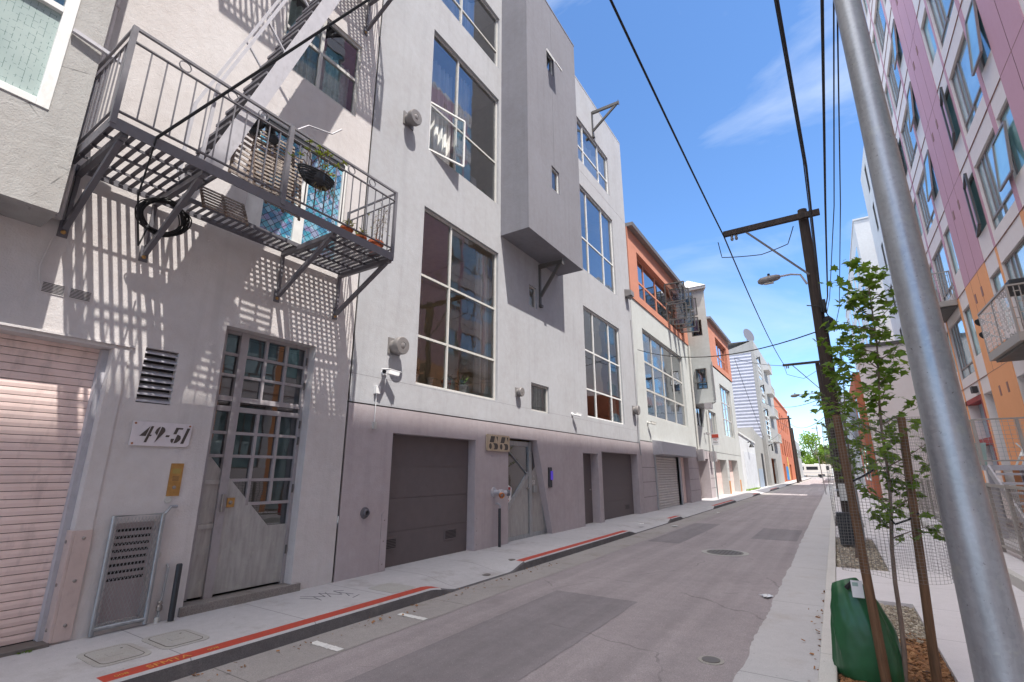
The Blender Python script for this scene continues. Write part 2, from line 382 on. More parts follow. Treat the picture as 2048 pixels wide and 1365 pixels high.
M['walk_l'] = concrete('walk_l', (.46, .445, .45), var=.12, speck=.25, stain=.45, period=1.31, width=.011, phase=-.02)
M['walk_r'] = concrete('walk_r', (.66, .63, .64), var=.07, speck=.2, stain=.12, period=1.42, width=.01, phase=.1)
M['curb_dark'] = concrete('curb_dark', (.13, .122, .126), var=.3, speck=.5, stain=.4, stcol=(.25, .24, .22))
M['curb_conc'] = concrete('curb_conc', (.58, .56, .53), var=.08, period=3.0, width=.01, phase=.1, stain=.12)
M['conc'] = concrete('conc', (.36, .34, .31), var=.1)
M['cover'] = concrete('cover', (.40, .385, .36), var=.08, stain=.2)
M['granite'] = concrete('granite', (.26, .235, .22), var=.2, speck=.8, stain=.3)
M['iron'] = paint('iron', (.16, .145, .135), .6, metal=.3, dirt=.4)
M['wood_pole'] = None
def wood(name, a, b_, scale=14, rough=.8):
    m, t, b, o = new_mat(name); P = _geo(t)
    g = _noise(t, _map(t, P, (1, 1, .07)), scale * 2.4, 6, .65, .4); k = _noise(t, P, 3, 4)
    f = _math(t, 'ADD', _math(t, 'MULTIPLY', g, .75), _math(t, 'MULTIPLY', k, .25))
    t.links.new(_mix(t, _ramp(t, f, [(.35, 0), (.65, 1)]), a, b_), b.inputs['Base Color']); b.inputs['Roughness'].default_value = rough
    _bump(t, b, g, .5, .006); return m
M['wood_pole'] = wood('wood_pole', (.016, .011, .009), (.05, .032, .024))
M['wood_stake'] = wood('wood_stake', (.075, .038, .018), (.19, .10, .05), 22)
M['bark'] = wood('bark', (.10, .07, .055), (.24, .17, .13), 30)
M['crate'] = wood('crate', (.10, .075, .06), (.42, .36, .32), 20)
M['terracotta'] = paint('terracotta', (.42, .10, .035), .75, var=.15, scale=12)
M['pot_white'] = paint('pot_white', (.62, .6, .56), .6)
M['leaf'] = leafmat('leaf', (.055, .12, .016), (.17, .27, .04), .45)
M['leaf_far'] = leafmat('leaf_far', (.10, .19, .02), (.22, .34, .04), .3)
M['leaf_dry'] = leafmat('leaf_dry', (.16, .11, .06), (.30, .24, .12), .2)
M['succ'] = leafmat('succ', (.22, .30, .03), (.45, .48, .05), .2)
M['aloe'] = leafmat('aloe', (.12, .24, .06), (.28, .42, .14), .2)
M['green_bag'] = paint('green_bag', (.018, .10, .038), .38, var=.2, scale=5, bump=.1, spec=.55)
M['glass'] = glass('glass', (.95, .96, .94), .7, .05, wave=.12)
M['glass_blue'] = glass('glass_blue', (.8, .85, .86), .9, .09, wave=.15)
M['glass_dark'] = glass('glass_dark', (.45, .5, .5), 1.0, .08, wave=.08)
M['coated'] = coated('coated', (.34, .50, .54), .28, (.85, .97, 1))  # pale teal body, here and below, paints in the reflected sky
M['coated_teal'] = coated('coated_teal', (.30, .55, .56), .18, (.85, .97, 1))
M['panel_white'] = stucco('panel_white', (.74, .68, .67), bump=.08, var=.03, stain=.03)
M['panel_pink'] = stucco('panel_pink', (.55, .33, .40), bump=.06, var=.03, stain=.03)
M['panel_orange'] = stucco('panel_orange', (.80, .38, .19), bump=.06, var=.03, stain=.03)
M['panel_salmon'] = stucco('panel_salmon', (.55, .2, .14), bump=.06, var=.03, stain=.03)
M['vent_brown'] = paint('vent_brown', (.28, .14, .11), .6)
M['red_trim'] = paint('red_trim', (.30, .02, .018), .5)
M['blue_board'] = paint('blue_board', (.30, .36, .44), .6)
M['teal'] = paint('teal', (.30, .42, .38), .6)
M['rail_tan'] = paint('rail_tan', (.36, .33, .30), .5, metal=.3)
M['brick_red'] = stucco('brick_red', (.45, .15, .08), bump=.3, stain=.25)
M['rv_paint'] = paint('rv_paint', (.66, .62, .55), .4)
M['plastic_dark'] = paint('plastic_dark', (.03, .032, .036), .5)
M['plastic_white'] = paint('plastic_white', (.72, .72, .72), .4)
M['duct'] = paint('duct', (.22, .205, .20), .5, metal=.25, var=.1)
M['sky_metal'] = None
def corrug(name, col, period, axis=2, depth=.02):
    m, t, b, o = new_mat(name); P = _geo(t); z = _sep(t, P)[axis]
    w = _math(t, 'SINE', _math(t, 'MULTIPLY', z, 2 * math.pi / period))
    c = _mix(t, _ramp(t, _noise(t, P, 2, 4), [(.3, 0), (.7, 1)]), tuple(q * .9 for q in col), tuple(q * 1.08 for q in col))
    c = _mix(t, _math(t, 'MULTIPLY', _math(t, 'LESS_THAN', w, -.9), .4), c, tuple(q * .45 for q in col))
    t.links.new(c, b.inputs['Base Color']); b.inputs['Roughness'].default_value = .55; b.inputs['Metallic'].default_value = .2
    _bump(t, b, w, 1, depth); return m
M['metal_siding'] = corrug('metal_siding', (.42, .43, .50), .42)

# ------------------------------------------------------------------ wall helpers
def wallface(mb, X, n, y0, y1, z0, z1, ops, th=.22, mi=0, back=False):
    """front of a wall in the plane x=X facing n, with its openings and their reveals; ops = (ya,yb,za,zb[,depth])"""
    ys = sorted({y0, y1, *[o[0] for o in ops], *[o[1] for o in ops]}); zs = sorted({z0, z1, *[o[2] for o in ops], *[o[3] for o in ops]})
    ys = [y for y in ys if y0 <= y <= y1]; zs = [z for z in zs if z0 <= z <= z1]
    def q(a, b, c, d): mb.face([a, b, c, d] if n > 0 else [d, c, b, a], mi)
    for i in range(len(ys) - 1):
        for j in range(len(zs) - 1):
            cyy = (ys[i] + ys[i + 1]) / 2; cz = (zs[j] + zs[j + 1]) / 2
            if any(o[0] < cyy < o[1] and o[2] < cz < o[3] for o in ops): continue
            q((X, ys[i], zs[j]), (X, ys[i + 1], zs[j]), (X, ys[i + 1], zs[j + 1]), (X, ys[i], zs[j + 1]))
    for o in ops:
        ya, yb, za, zb = o[:4]; d = o[4] if len(o) > 4 else th; B = X - n * d
        q((X, ya, za), (B, ya, za), (B, yb, za), (X, yb, za)) if za > z0 + 1e-4 else None
        q((B, ya, zb), (X, ya, zb), (X, yb, zb), (B, yb, zb))
        q((B, ya, za), (X, ya, za), (X, ya, zb), (B, ya, zb))
        if not (len(o) > 5 and o[5] == 'noR'):
            q((X, yb, za), (B, yb, za), (B, yb, zb), (X, yb, zb))
    return mb
def shell(mb, X, n, depth, y0, y1, z0, z1, mi=0, th=.3):
    """side walls, back wall and roof slab behind a street wall"""
    B = X - n * depth; I = X - n * .02
    mb.face([(I, y0, z0), (B, y0, z0), (B, y0, z1), (I, y0, z1)] if n > 0 else [(I, y0, z1), (B, y0, z1), (B, y0, z0), (I, y0, z0)], mi)
    mb.face([(I, y1, z1), (B, y1, z1), (B, y1, z0), (I, y1, z0)] if n > 0 else [(I, y1, z0), (B, y1, z0), (B, y1, z1), (I, y1, z1)], mi)
    mb.face([(B, y0, z0), (B, y1, z0), (B, y1, z1), (B, y0, z1)], mi)
    return mb
def room(parent, X, n, ya, yb, za, zb, depth, mat, name='room_interior', floorz=None):
    mb = MB(); A = X; B = X - n * depth; e = .05
    ya -= e; yb += e; zb += e; za -= e
    for fc in ([(B, ya, za), (B, yb, za), (B, yb, zb), (B, ya, zb)], [(A, ya, za), (B, ya, za), (B, ya, zb), (A, ya, zb)],
               [(A, yb, za), (B, yb, za), (B, yb, zb), (A, yb, zb)], [(A, ya, zb), (B, ya, zb), (B, yb, zb), (A, yb, zb)],
               [(A, ya, za), (B, ya, za), (B, yb, za), (A, yb, za)]): mb.face(fc)
    return mb.build(name, mat, parent)
def window(parent, X, n, ya, yb, za, zb, mulls=(), rails=(), fw=.05, mw=.045, rec=.1, dp=.06, fmat='frame_cream', gmat='glass', inside='interior', rdepth=2.2,
           curtain=None, sill=False, name='window', skip=None, label=None):
    Xo = X - n * rec; Xi = Xo - n * dp; m = MB()
    m.box(Xi, Xo, ya, ya + fw, za, zb).box(Xi, Xo, yb - fw, yb, za, zb)
    m.box(Xi, Xo, ya + fw, yb - fw, za, za + fw).box(Xi, Xo, ya + fw, yb - fw, zb - fw, zb)
    k = n * .004
    for y in mulls: m.box(Xi + k, Xo + k, y - mw / 2, y + mw / 2, za + fw, zb - fw)
    for z in rails: m.box(Xi + k * 2, Xo + k * 2 - n * .012, ya + fw, yb - fw, z - mw / 2, z + mw / 2)
    w = m.build(name, M[fmat], parent, label=label)
    Xg = Xo - n * dp * .55; g = MB()
    gy = [ya + fw, *mulls, yb - fw]; gz = [za + fw, *rails, zb - fw]
    for i in range(len(gy) - 1):
        for j in range(len(gz) - 1):
            if skip and (i, j) in skip: continue
            g.face([(Xg, gy[i], gz[j]), (Xg, gy[i + 1], gz[j]), (Xg, gy[i + 1], gz[j + 1]), (Xg, gy[i], gz[j + 1])] if n > 0 else
                   [(Xg, gy[i], gz[j + 1]), (Xg, gy[i + 1], gz[j + 1]), (Xg, gy[i + 1], gz[j]), (Xg, gy[i], gz[j])])
    g.build('pane', M[gmat], w)
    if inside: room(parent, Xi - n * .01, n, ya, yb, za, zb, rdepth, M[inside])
    if curtain:
        for (c0, c1, t0, t1, amp, mt) in curtain:
            c = MB(); N = 40; Xc = Xi - n * .12
            for i in range(N):
                a = c0 + (c1 - c0) * i / N; b = c0 + (c1 - c0) * (i + 1) / N
                fa = amp * math.sin(i * .9) + amp * .5 * math.sin(i * 2.3); fb = amp * math.sin((i + 1) * .9) + amp * .5 * math.sin((i + 1) * 2.3)
                c.face([(Xc + fa, a, t0), (Xc + fb, b, t0), (Xc + fb, b, t1), (Xc + fa, a, t1)])
            c.build('curtain', M[mt], w, smooth=True)
    if sill: MB().box(X - n * rec, X + n * .03, ya - .03, yb + .03, za - .05, za - .002).build('sill', M[sill], w)
    return w

# ================================================================== GROUND
GZ = -.14                                # road level; the sidewalks are level 0
def sm(a, b, x):
    t = max(0, min(1, (x - a) / (b - a))); return t * t * (3 - 2 * t)
CUTS = [(-9, -3.0), (6.0, 8.45), (14.4, 18.6), (20.0, 26.5), (32.5, 40.5), (44, 52), (60, 70)]
def cut(y): return max(sm(a - .15, a + .55, y) * (1 - sm(b - .45, b + .15, y)) for a, b in CUTS)
def walk_z(x, y): return -.115 * cut(y) * sm(-6.1, -5.22, x)
g = MB(); g.face([(-400, -200, -.30), (400, -200, -.30), (400, 900, -.30), (-400, 900, -.30)]); struct('ground', g, M['conc'])
g = MB(); g.face([(-6.6, -40, GZ), (4.4, -40, GZ), (4.4, 172, GZ), (-6.6, 172, GZ)]); struct('road', g, M['asphalt'])
g = MB(); g.face([(-120, 150, GZ + .02), (120, 150, GZ + .02), (120, 176, GZ + .02), (-120, 176, GZ + .02)]); struct('cross_street', g, M['asphalt'])
def strip(mb, xa, xb, y0, y1, z, jag, seed, step=.09, side=1):
    rr = random.Random(seed); y = y0; w = 0; prev = None
    while y < y1:
        st = step if y < 22 else 1.2
        w = w * .8 + rr.uniform(-jag, jag); e = w + rr.uniform(-jag, jag) * .5
        cur = (y, e)
        if prev:
            a, b = prev, cur
            if side > 0: mb.face([(xa, a[0], z), (xb + a[1], a[0], z), (xb + b[1], b[0], z), (xa, b[0], z)])
            else: mb.face([(xa + a[1], a[0], z), (xb, a[0], z), (xb, b[0], z), (xa + b[1], b[0], z)])
        prev = cur; y += st
    return mb
struct('gutter_left', strip(MB(), -5.3, -4.53, -20, 148, GZ + .004, .006, 3), M['gutter_l'])
struct('gutter_right', strip(MB(), -1.0, -.3, -20, 148, GZ + .004, .012, 5, side=-1), M['gutter_r'])
# left sidewalk: a sheet that dips at the driveways
g = MB(); yy = [-20 + .5 * i for i in range(46)] + [3 + .12 * i for i in range(250)] + [33 + 1. * i for i in range(116)]
xx = [-7.2, -6.75, -6.1, -5.95, -5.8, -5.65, -5.5, -5.40]
for a, b in zip(yy[:-1], yy[1:]):
    for c, d in zip(xx[:-1], xx[1:]):
        g.face([(c, a, walk_z(c, a)), (d, a, walk_z(d, a)), (d, b, walk_z(d, b)), (c, b, walk_z(c, b))])
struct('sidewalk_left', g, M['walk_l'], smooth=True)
g = MB(); xx = [-5.36, -5.22]
for a, b in zip(yy[:-1], yy[1:]):
    red = 1 if (cut(a) < .12 and a > 1.9 and a < 60) else 0
    g.face([(-5.40, a, walk_z(-5.40, a)), (-5.225, a, walk_z(-5.22, a)), (-5.225, b, walk_z(-5.22, b)), (-5.40, b, walk_z(-5.40, b))], red)
    za, zb = walk_z(-5.22, a), walk_z(-5.22, b)
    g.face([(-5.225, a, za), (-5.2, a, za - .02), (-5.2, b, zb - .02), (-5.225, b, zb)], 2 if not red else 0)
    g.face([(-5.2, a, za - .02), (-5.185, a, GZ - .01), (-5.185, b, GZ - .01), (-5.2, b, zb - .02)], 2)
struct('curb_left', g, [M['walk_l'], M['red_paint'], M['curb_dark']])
g.v and None
# right curb, sidewalk with planter openings
g = MB(); g.box(-.36, -.225, -20, 148, GZ - .02, 0); struct('curb_right', g, M['curb_conc'], bevel=.012)
PLANT = [(-.21, .6, 3.2, 8.55), (-.21, .55, 11.0, 15.9), (-.21, .55, 19, 23.5)]
g = MB(); ys = sorted({-20, 148, *[p[2] for p in PLANT], *[p[3] for p in PLANT]})
for a, b in zip(ys[:-1], ys[1:]):
    pl = any(p[2] <= a < p[3] for p in PLANT)
    for c, d in ((-.22, .6), (.6, 2.0)):
        if pl and c < 0: continue
        g.face([(c, a, 0), (d, a, 0), (d, b, 0), (c, b, 0)])
for p in PLANT:
    if p[1] < .6: g.face([(p[1], p[2], 0), (.6, p[2], 0), (.6, p[3], 0), (p[1], p[3], 0)])
    g.face([(p[0], p[3], -.1), (p[1], p[3], -.1), (p[1], p[3], 0), (p[0], p[3], 0)])
    g.face([(p[1], p[2], -.1), (p[1], p[2], 0), (p[1], p[3], 0), (p[1], p[3], -.1)])
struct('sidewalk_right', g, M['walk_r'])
g = MB(); g.box(2.0, 2.1, -12, 26.3, -.02, .16); struct('kerb_wall', g, M['curb_conc'], bevel=.01)
g = MB(); g.box(2.1, 4.62, -12, 26.2, -.02, .15); struct('terrace_slab', g, M['walk_r'])
# planter fill: chips of mulch, pebbles
M['mulch'] = None
def chipmat(name, cols, rough=.85):
    m, t, b, o = new_mat(name)
    oi = t.nodes.new('ShaderNodeNewGeometry')
    c = _ramp(t, oi.outputs['Random Per Island'], [(i / (len(cols) - 1), q) for i, q in enumerate(cols)])
    t.links.new(c, b.inputs['Base Color']); b.inputs['Roughness'].default_value = rough; return m
M['mulch'] = chipmat('mulch', [(.07, .035, .018), (.22, .10, .04), (.34, .165, .07), (.16, .075, .03), (.40, .22, .10)])
M['pebble'] = chipmat('pebble', [(.22, .17, .12), (.42, .36, .27), (.50, .46, .38), (.30, .25, .19), (.14, .12, .11)])
M['soil'] = paint('soil', (.06, .038, .025), .95, var=.3, scale=20)
g = MB()
for p in PLANT: g.face([(p[0] - .01, p[2], -.075), (p[1] + .01, p[2], -.075), (p[1] + .01, p[3], -.075), (p[0] - .01, p[3], -.075)])
struct('planter_soil', g, M['soil'])
def chips(name, x0, x1, y0, y1, n, size, mat, z=-.07, flat=.25, asp=3, dens=None, lab=''):
    rr = random.Random(n); mb = MB()
    for i in range(n):
        x = rr.uniform(x0, x1); y = rr.uniform(y0, y1)
        if dens and not dens(x, y, rr): continue
        L_ = size * rr.uniform(.5, 1.5); W_ = L_ / rr.uniform(1.2, asp); H_ = W_ * flat * rr.uniform(.6, 1.6)
        R = Matrix.Rotation(rr.uniform(0, 6.28), 3, 'Z') @ Matrix.Rotation(rr.uniform(-.5, .5), 3, 'X') @ Matrix.Rotation(rr.uniform(-.5, .5), 3, 'Y')
        c = Vector((x, y, z + rr.uniform(0, .025)))
        pts = []
        for sx, sy, sz in ((-1, -.7, -1), (1, -1, -1), (.9, 1, -1), (-.8, .8, -1), (-.9, -.6, 1), (.8, -.8, 1), (1, .9, 1), (-.7, 1, 1)):
            pts.append(tuple(c + R @ Vector((sx * L_ / 2, sy * W_ / 2, sz * H_ / 2))))
        b = len(mb.v); mb.v += pts
        for f in ((3, 2, 1, 0), (4, 5, 6, 7), (0, 1, 5, 4), (1, 2, 6, 5), (2, 3, 7, 6), (3, 0, 4, 7)): mb.f.append(tuple(b + q for q in f)); mb.m.append(0)
    o = struct(name, mb, M[mat], kind='stuff', label=lab); return o
chips('mulch', -.2, .6, 4.6, 7.5, 7000, .06, 'mulch', dens=lambda x, y, r: y < 7.05 + r.gauss(0, .12), lab='orange brown wood chips spread in the nearest planting bed')
chips('gravel', -.2, .6, 6.8, 8.55, 5200, .027, 'pebble', flat=.8, asp=1.6, dens=lambda x, y, r: y > 7.05 + r.gauss(0, .1), lab='beige pebbles at the far end of the nearest planting bed')
chips('gravel', -.2, .55, 11, 15.9, 5200, .04, 'pebble', flat=.8, asp=1.6, lab='brown pebbles filling the second planting bed')
chips('leaf_litter', -5.18, -4.9, 2.2, 9.4, 240, .03, 'mulch', z=GZ + .008, flat=.1, dens=lambda x, y, r: r.random() < .5, lab='dry leaf bits gathered along the dark left curb')
chips('leaf_litter', -.62, -.37, 3.2, 9.5, 420, .035, 'mulch', z=GZ + .008, flat=.1, dens=lambda x, y, r: r.random() < .75 and x > -.37 - abs(r.gauss(0, .07)), lab='brown leaf bits along the pale right curb')
# resurfaced patches in the asphalt
for (a, b, c, d) in ((-3.9, -2.6, 3.2, 7.4), (-4.45, -3.6, 13.5, 19.0), (-2.2, -1.1, 15.5, 18.5)):
    mb = MB(); strip(mb, a, b, c, d, GZ + .003, .008, int(c * 9)); struct('road_patch', mb, M['asphalt_patch'])
# painted marks and covers
for y in (3.8, 5.08):
    mb = MB(); N = 6
    for i in range(N):
        a = -5.02 + .46 * i / N; b = -5.02 + .46 * (i + 1) / N
        mb.face([(a, y - .035 - .004 * (i % 2), GZ + .008), (b, y - .05 + .004 * (i % 3), GZ + .008), (b, y + .045, GZ + .008), (a, y + .055 - .005 * (i % 2), GZ + .008)])
    struct('road_marking', mb, M['mark_white'])
def rrect(x0, x1, y0, y1, r, n=5):
    pts = []
    for cx, cyy, a0 in ((x1 - r, y1 - r, 0), (x0 + r, y1 - r, 90), (x0 + r, y0 + r, 180), (x1 - r, y0 + r, 270)):
        for i in range(n + 1):
            a = D2(a0 + 90 * i / n); pts.append((cx + r * math.cos(a), cyy + r * math.sin(a)))
    return pts
def cover(x0, x1, y0, y1, lab, inset=.055):
    t = thing('utility_cover', lab, 'utility cover', ((x0 + x1) / 2, (y0 + y1) / 2, 0), 'utility covers in the left sidewalk')
    MB().prism([(*p, -.01) for p in rrect(x0, x1, y0, y1, .09)], (0, 0, .016)).build('collar', M['cover'], t)
    MB().prism([(*p, .003) for p in rrect(x0 + inset, x1 - inset, y0 + inset, y1 - inset, .06)], (0, 0, .006)).build('lid', M['cover'], t)
    m = MB(); pts = rrect(x0 + inset - .004, x1 - inset + .004, y0 + inset - .004, y1 - inset + .004, .062)
    for a, b in zip(pts, pts[1:] + pts[:1]): m.bar((*a, .0075), (*b, .0075), .006, .002)
    m.build('lid_joint', M['letter_dark'], t)
    m = MB(); cx, cc = (x0 + x1) / 2, (y0 + y1) / 2; m.prism([(*p, .0088) for p in rrect(cx - .06, cx + .06, cc - .06, cc + .06, .01)], (0, 0, .003)); m.build('badge', M['cover'], t)
    m = MB(); m.lathe((x0 + .16, cc + .1, .0085), (0, 0, 1), [(.012, 0), (.012, .0015)], 10); m.build('lift_hole', M['black'], t)
cover(-6.2, -5.62, 2.08, 2.52, 'pale stone-coloured cover nearest the camera beside the stencilled red curb')
cover(-6.2, -5.62, 2.60, 3.04, 'pale stone-coloured cover in front of the first black bollard')
t = thing('utility_cover', 'flush gray cover at the far end of the first red curb', 'utility cover', (-5.68, 5.6, 0), 'utility covers in the left sidewalk')
MB().prism([(*p, -.01) for p in rrect(-6.0, -5.42, 5.38, 5.84, .07)], (0, 0, .014)).build('lid', M['cover'], t)
for x, y, r, lab in ((-5.51, 8.55, .07, 'small round iron valve cap in the sidewalk beyond the first driveway'), (-5.42, 7.55, .09, 'small iron valve cap in the driveway dip')):
    m = MB(); z = walk_z(x, y); m.lathe((x, y, z - .01), (0, 0, 1), [(r, 0), (r, .014), (r * .8, .015)], 20)
    single('valve_cap', m, M['iron'], lab, 'valve cap', 'valve caps in the left sidewalk')
t = thing('manhole_cover', 'large round pale manhole cover in the asphalt', 'manhole cover', (-2.36, 12.6, GZ), 'round iron covers in the roadway')
MB().lathe((-2.36, 12.6, GZ - .01), (0, 0, 1), [(.5, 0), (.5, .016), (.42, .016)], 40).build('ring', M['cover'], t)
m = MB(); m.lathe((-2.36, 12.6, GZ), (0, 0, 1), [(.39, 0), (.39, .011)], 36)
for i in range(-4, 5):
    for j in range(-4, 5):
        if math.hypot(i, j) < 4.2: m.box(-2.36 + i * .08 - .025, -2.36 + i * .08 + .025, 12.6 + j * .08 - .025, 12.6 + j * .08 + .025, GZ + .0105, GZ + .015)
m.build('lid', M['iron'], t)
t = thing('manhole_cover', 'small worn round cover near the right gutter at the bottom', 'manhole cover', (-1.28, 5.58, GZ), 'round iron covers in the roadway')
MB().lathe((-1.28, 5.58, GZ - .01), (0, 0, 1), [(.12, 0), (.12, .016), (.09, .016)], 24).build('ring', M['conc'], t)
MB().lathe((-1.28, 5.58, GZ), (0, 0, 1), [(.085, 0), (.085, .012)], 24).build('lid', M['iron'], t)
# stencilled words on the red curb top, crayon tag on the sidewalk
text_part('curb_lettering', 'SFMTA', M['yellow_paint'], None, (-5.292, 2.5, .0035), .125, 'up', .0008, width=.95)['kind'] = 'structure'
text_part('curb_lettering', '008', M['yellow_paint'], None, (-5.292, 2.14, .0035), .07, 'up', .0008)['kind'] = 'structure'
text_part('curb_lettering', '008', M['yellow_paint'], None, (-5.292, 2.88, .0035), .07, 'up', .0008)['kind'] = 'structure'
M['scrawl'] = paint('scrawl', (.17, .17, .18), .9)
m = MB()
for seg in ([(-6.3, 4.5), (-6.05, 4.62)], [(-6.38, 4.56), (-6.1, 4.75), (-6.34, 4.82), (-6.0, 4.95)], [(-6.25, 4.66), (-5.98, 4.60)], [(-6.3, 4.9), (-6.02, 4.78)],
            [(-6.05, 4.98), (-6.28, 5.02), (-6.18, 5.12)], [(-6.0, 5.02), (-5.86, 4.96)], [(-5.9, 5.06), (-6.16, 5.0)], [(-5.8, 5.08), (-5.74, 4.92)]):
    for a, b in zip(seg[:-1], seg[1:]): m.bar((*a, .002), (*b, .002), .011, .002)
struct('sidewalk_scrawl', m, M['scrawl'])
# litter
rr = random.Random(4)
for (x, y, z, lab) in ((-1.1, 8.6, GZ, 'crumpled white paper on the asphalt by the right gutter'), (-5.5, 16.2, 0, 'small white paper scrap on the far driveway'), (-4.75, 17.4, GZ, 'flattened white wrapper in the left gutter'),
                       (-4.6, 24.0, GZ, 'white rag lying in the far left gutter')):
    m = MB()
    for k in range(5):
        a = rr.uniform(0, 6); m.prism([(x + rr.uniform(-.06, .06) + .05 * math.cos(a + q), y + rr.uniform(-.08, .08) + .08 * math.sin(a + q), z + .012 + .02 * rr.random()) for q in (0, 1.6, 3.1, 4.7)], (0, 0, .004))
    single('paper_litter', m, M['plastic_white'], lab, 'litter', 'paper scraps on the ground')
# ================================================================== LEFT SIDE, 49-51
X0 = -6.75
A = thing('apartment_building', 'warm gray stucco building numbered 49-51 with the blue-glass balcony door', 'building', (X0, 3.3, 0))
mb = MB()
ops = [(-1.6, 2.06, -.05, 3.02, .24), (2.36, 2.72, 2.44, 3.1, .09), (3.24, 4.65, -.05, 3.6, .2), (3.23, 4.93, 5.06, 7.2, .1), (3.4, 4.97, 8.2, 9.85, .08), (2.42, 2.80, .1, 1.1, .06)]
wallface(mb, X0, 1, -8, 5.352, -.05, 18, ops); shell(mb, X0, 1, 9, -8, 5.352, -.05, 18)
mb.face([(X0, -8, 18), (X0, 5.352, 18), (X0 - 9, 5.352, 18), (X0 - 9, -8, 18)])
mb.box(X0 - .24, X0 + .012, 2.052, 2.2, 1.06, 3.02)      # steel angle guarding the door jamb, painted over
mb.box(X0 + .001, X0 + .03, -1.7, 2.25, 3.06, 3.085)
mb.build('wall', M['warm_stucco'], A)
# roll-up door
m = MB(); z = .035
for i in range(38):
    m.prism([(X0 - .235, 0, z + .001), (X0 - .213, 0, z + .002), (X0 - .209, 0, z + .038), (X0 - .213, 0, z + .0745), (X0 - .235, 0, z + .0755)], (0, 1, 0))
    for k in range(10): m.v[-10 + k] = (m.v[-10 + k][0], (-1.6 if k < 5 else 2.06), m.v[-10 + k][2])
    z += .0795
rd = m.build('garage_door', M['shutter_pink'], A, label='dirty pink roll-up door with narrow slats')
MB().box(X0 - .25, X0 - .236, -1.6, 2.06, -.02, 3.02).build('backing', M['black'], rd)
MB().box(X0 - .24, X0 - .12, 1.99, 2.058, 0, 3.01).build('guide_rail', M['steel_light'], rd)
MB().box(X0 - .2, X0 + .05, -1.6, 2.04, -.01, .03).build('bottom_channel', M['iron'], rd)
# corner guard
cg = MB(); cg.box(X0 - .14, X0 + .022, 2.03, 2.058, .02, 1.06).box(X0 + .001, X0 + .022, 2.058, 2.21, .02, 1.06)
c_ = cg.build('corner_guard', paint('guard_pink', (.50, .40, .37), .5, dirt=.2), A, bevel=.004)
bt = MB()
for zz in (.16, .57, .98):
    bt.lathe((X0 + .022, 2.14, zz), (1, 0, 0), [(.017, 0), (.017, .006), (.008, .012)], 10)
    bt.lathe((X0 - .07, 2.03, zz - .03), (0, -1, 0), [(.017, 0), (.017, .006), (.008, .012)], 10)
bt.build('bolt', M['bolt'], c_)
# louvre
def louvre(parent, X, n, ya, yb, za, zb, k, mat, name='louvre'):
    o = MB(); o.box(X - n * .085, X - n * .075, ya, yb, za, zb); bk = o.build(name, M['black'], parent)
    s = MB(); h = (zb - za) / k
    for i in range(k):
        z = za + h * i + h * .55
        s.face([(X - n * .07, ya, z + h * .35), (X + n * .004, ya, z - h * .3), (X + n * .004, yb, z - h * .3), (X - n * .07, yb, z + h * .35)])
        s.face([(X + n * .004, ya, z - h * .3), (X + n * .004, ya, z - h * .42), (X + n * .004, yb, z - h * .42), (X + n * .004, yb, z - h * .3)])
    s.build('slats', mat, bk); return bk
louvre(A, X0, 1, 2.36, 2.72, 2.44, 3.1, 8, M['steel_light'])
# twin soffit vent
for ya in (1.32, 1.55):
    v = MB().box(X0 + .001, X0 + .008, ya, ya + .2, 3.48, 3.6).build('wall_vent', M['warm_stucco'], A)
    s = MB()
    for i in range(7): s.box(X0 + .0085, X0 + .0105, ya + .012, ya + .188, 3.492 + i * .0155, 3.499 + i * .0155)
    s.build('slots', M['black'], v)
# entry door
XD = X0 - .2
fr = MB()
def fb(y0, y1, z0, z1, t=.05, off=0): fr.box(XD - .03 + off, XD - .03 + t + off, y0, y1, z0, z1)
fb(3.24, 3.36, .12, 3.6, .045); fb(3.545, 3.655, .0, 3.6, .07); fb(4.6, 4.65, .0, 3.6, .06)
fb(3.36, 3.545, 3.55, 3.6, .05); fb(3.655, 4.6, 3.55, 3.6, .05)
fb(3.36, 3.545, 2.60, 2.67, .055); fb(3.655, 4.6, 2.60, 2.67, .055); fb(3.36, 3.545, 2.46, 2.53, .055); fb(3.655, 4.6, 2.46, 2.53, .055)
for z in (2.96, 3.26): fb(3.36, 3.545, z - .02, z + .02, .04, .002); fb(3.655, 4.6, z - .02, z + .02, .04, .002)
for y in (3.955, 4.285): fb(y - .02, y + .02, 2.67, 3.55, .045, .004); fb(y - .02, y + .02, 1.2, 2.46, .045, .004)
for z in (2.17, 1.86): fb(3.36, 3.545, z - .02, z + .02, .04, .002)
for z in (2.17, 1.86, 1.54, 1.22): fb(3.66 if z > 1.3 else 3.98, 4.6, z - .02, z + .02, .04, .002)
door = fr.build('entry_door', M['frame_gray'], A, label='tall steel-framed glass entry door cut by a diagonal steel panel')
gl = MB(); Xg = XD - .02
for a, b, c, d in ((3.36, 3.545, .5, 3.55), (3.655, 4.6, .5, 3.55)): gl.face([(Xg, a, c), (Xg, b, c), (Xg, b, d), (Xg, a, d)])
gl.build('pane', M['glass_dark'], door)
sp = MB()
sp.prism([(XD - .005, 3.36, .13), (XD - .005, 3.545, .13), (XD - .005, 3.545, 1.68), (XD - .005, 3.36, 1.88)], (.008, 0, 0))
sp.prism([(XD - .002, 3.66, .13), (XD - .002, 4.6, .13), (XD - .002, 4.6, .91), (XD - .002, 4.3, .91), (XD - .002, 3.66, 1.58)], (.02, 0, 0))
for z in (.94, 1.49): sp.box(XD + .003, XD + .02, 3.355, 3.55, z, z + .055)
sp.build('steel_panel', M['sheet_steel'], door, bevel=.002)
hd = MB(); hd.box(XD + .02, XD + .03, 3.675, 3.775, 1.19, 1.31); hd.build('lock_plate', M['brass'], door)
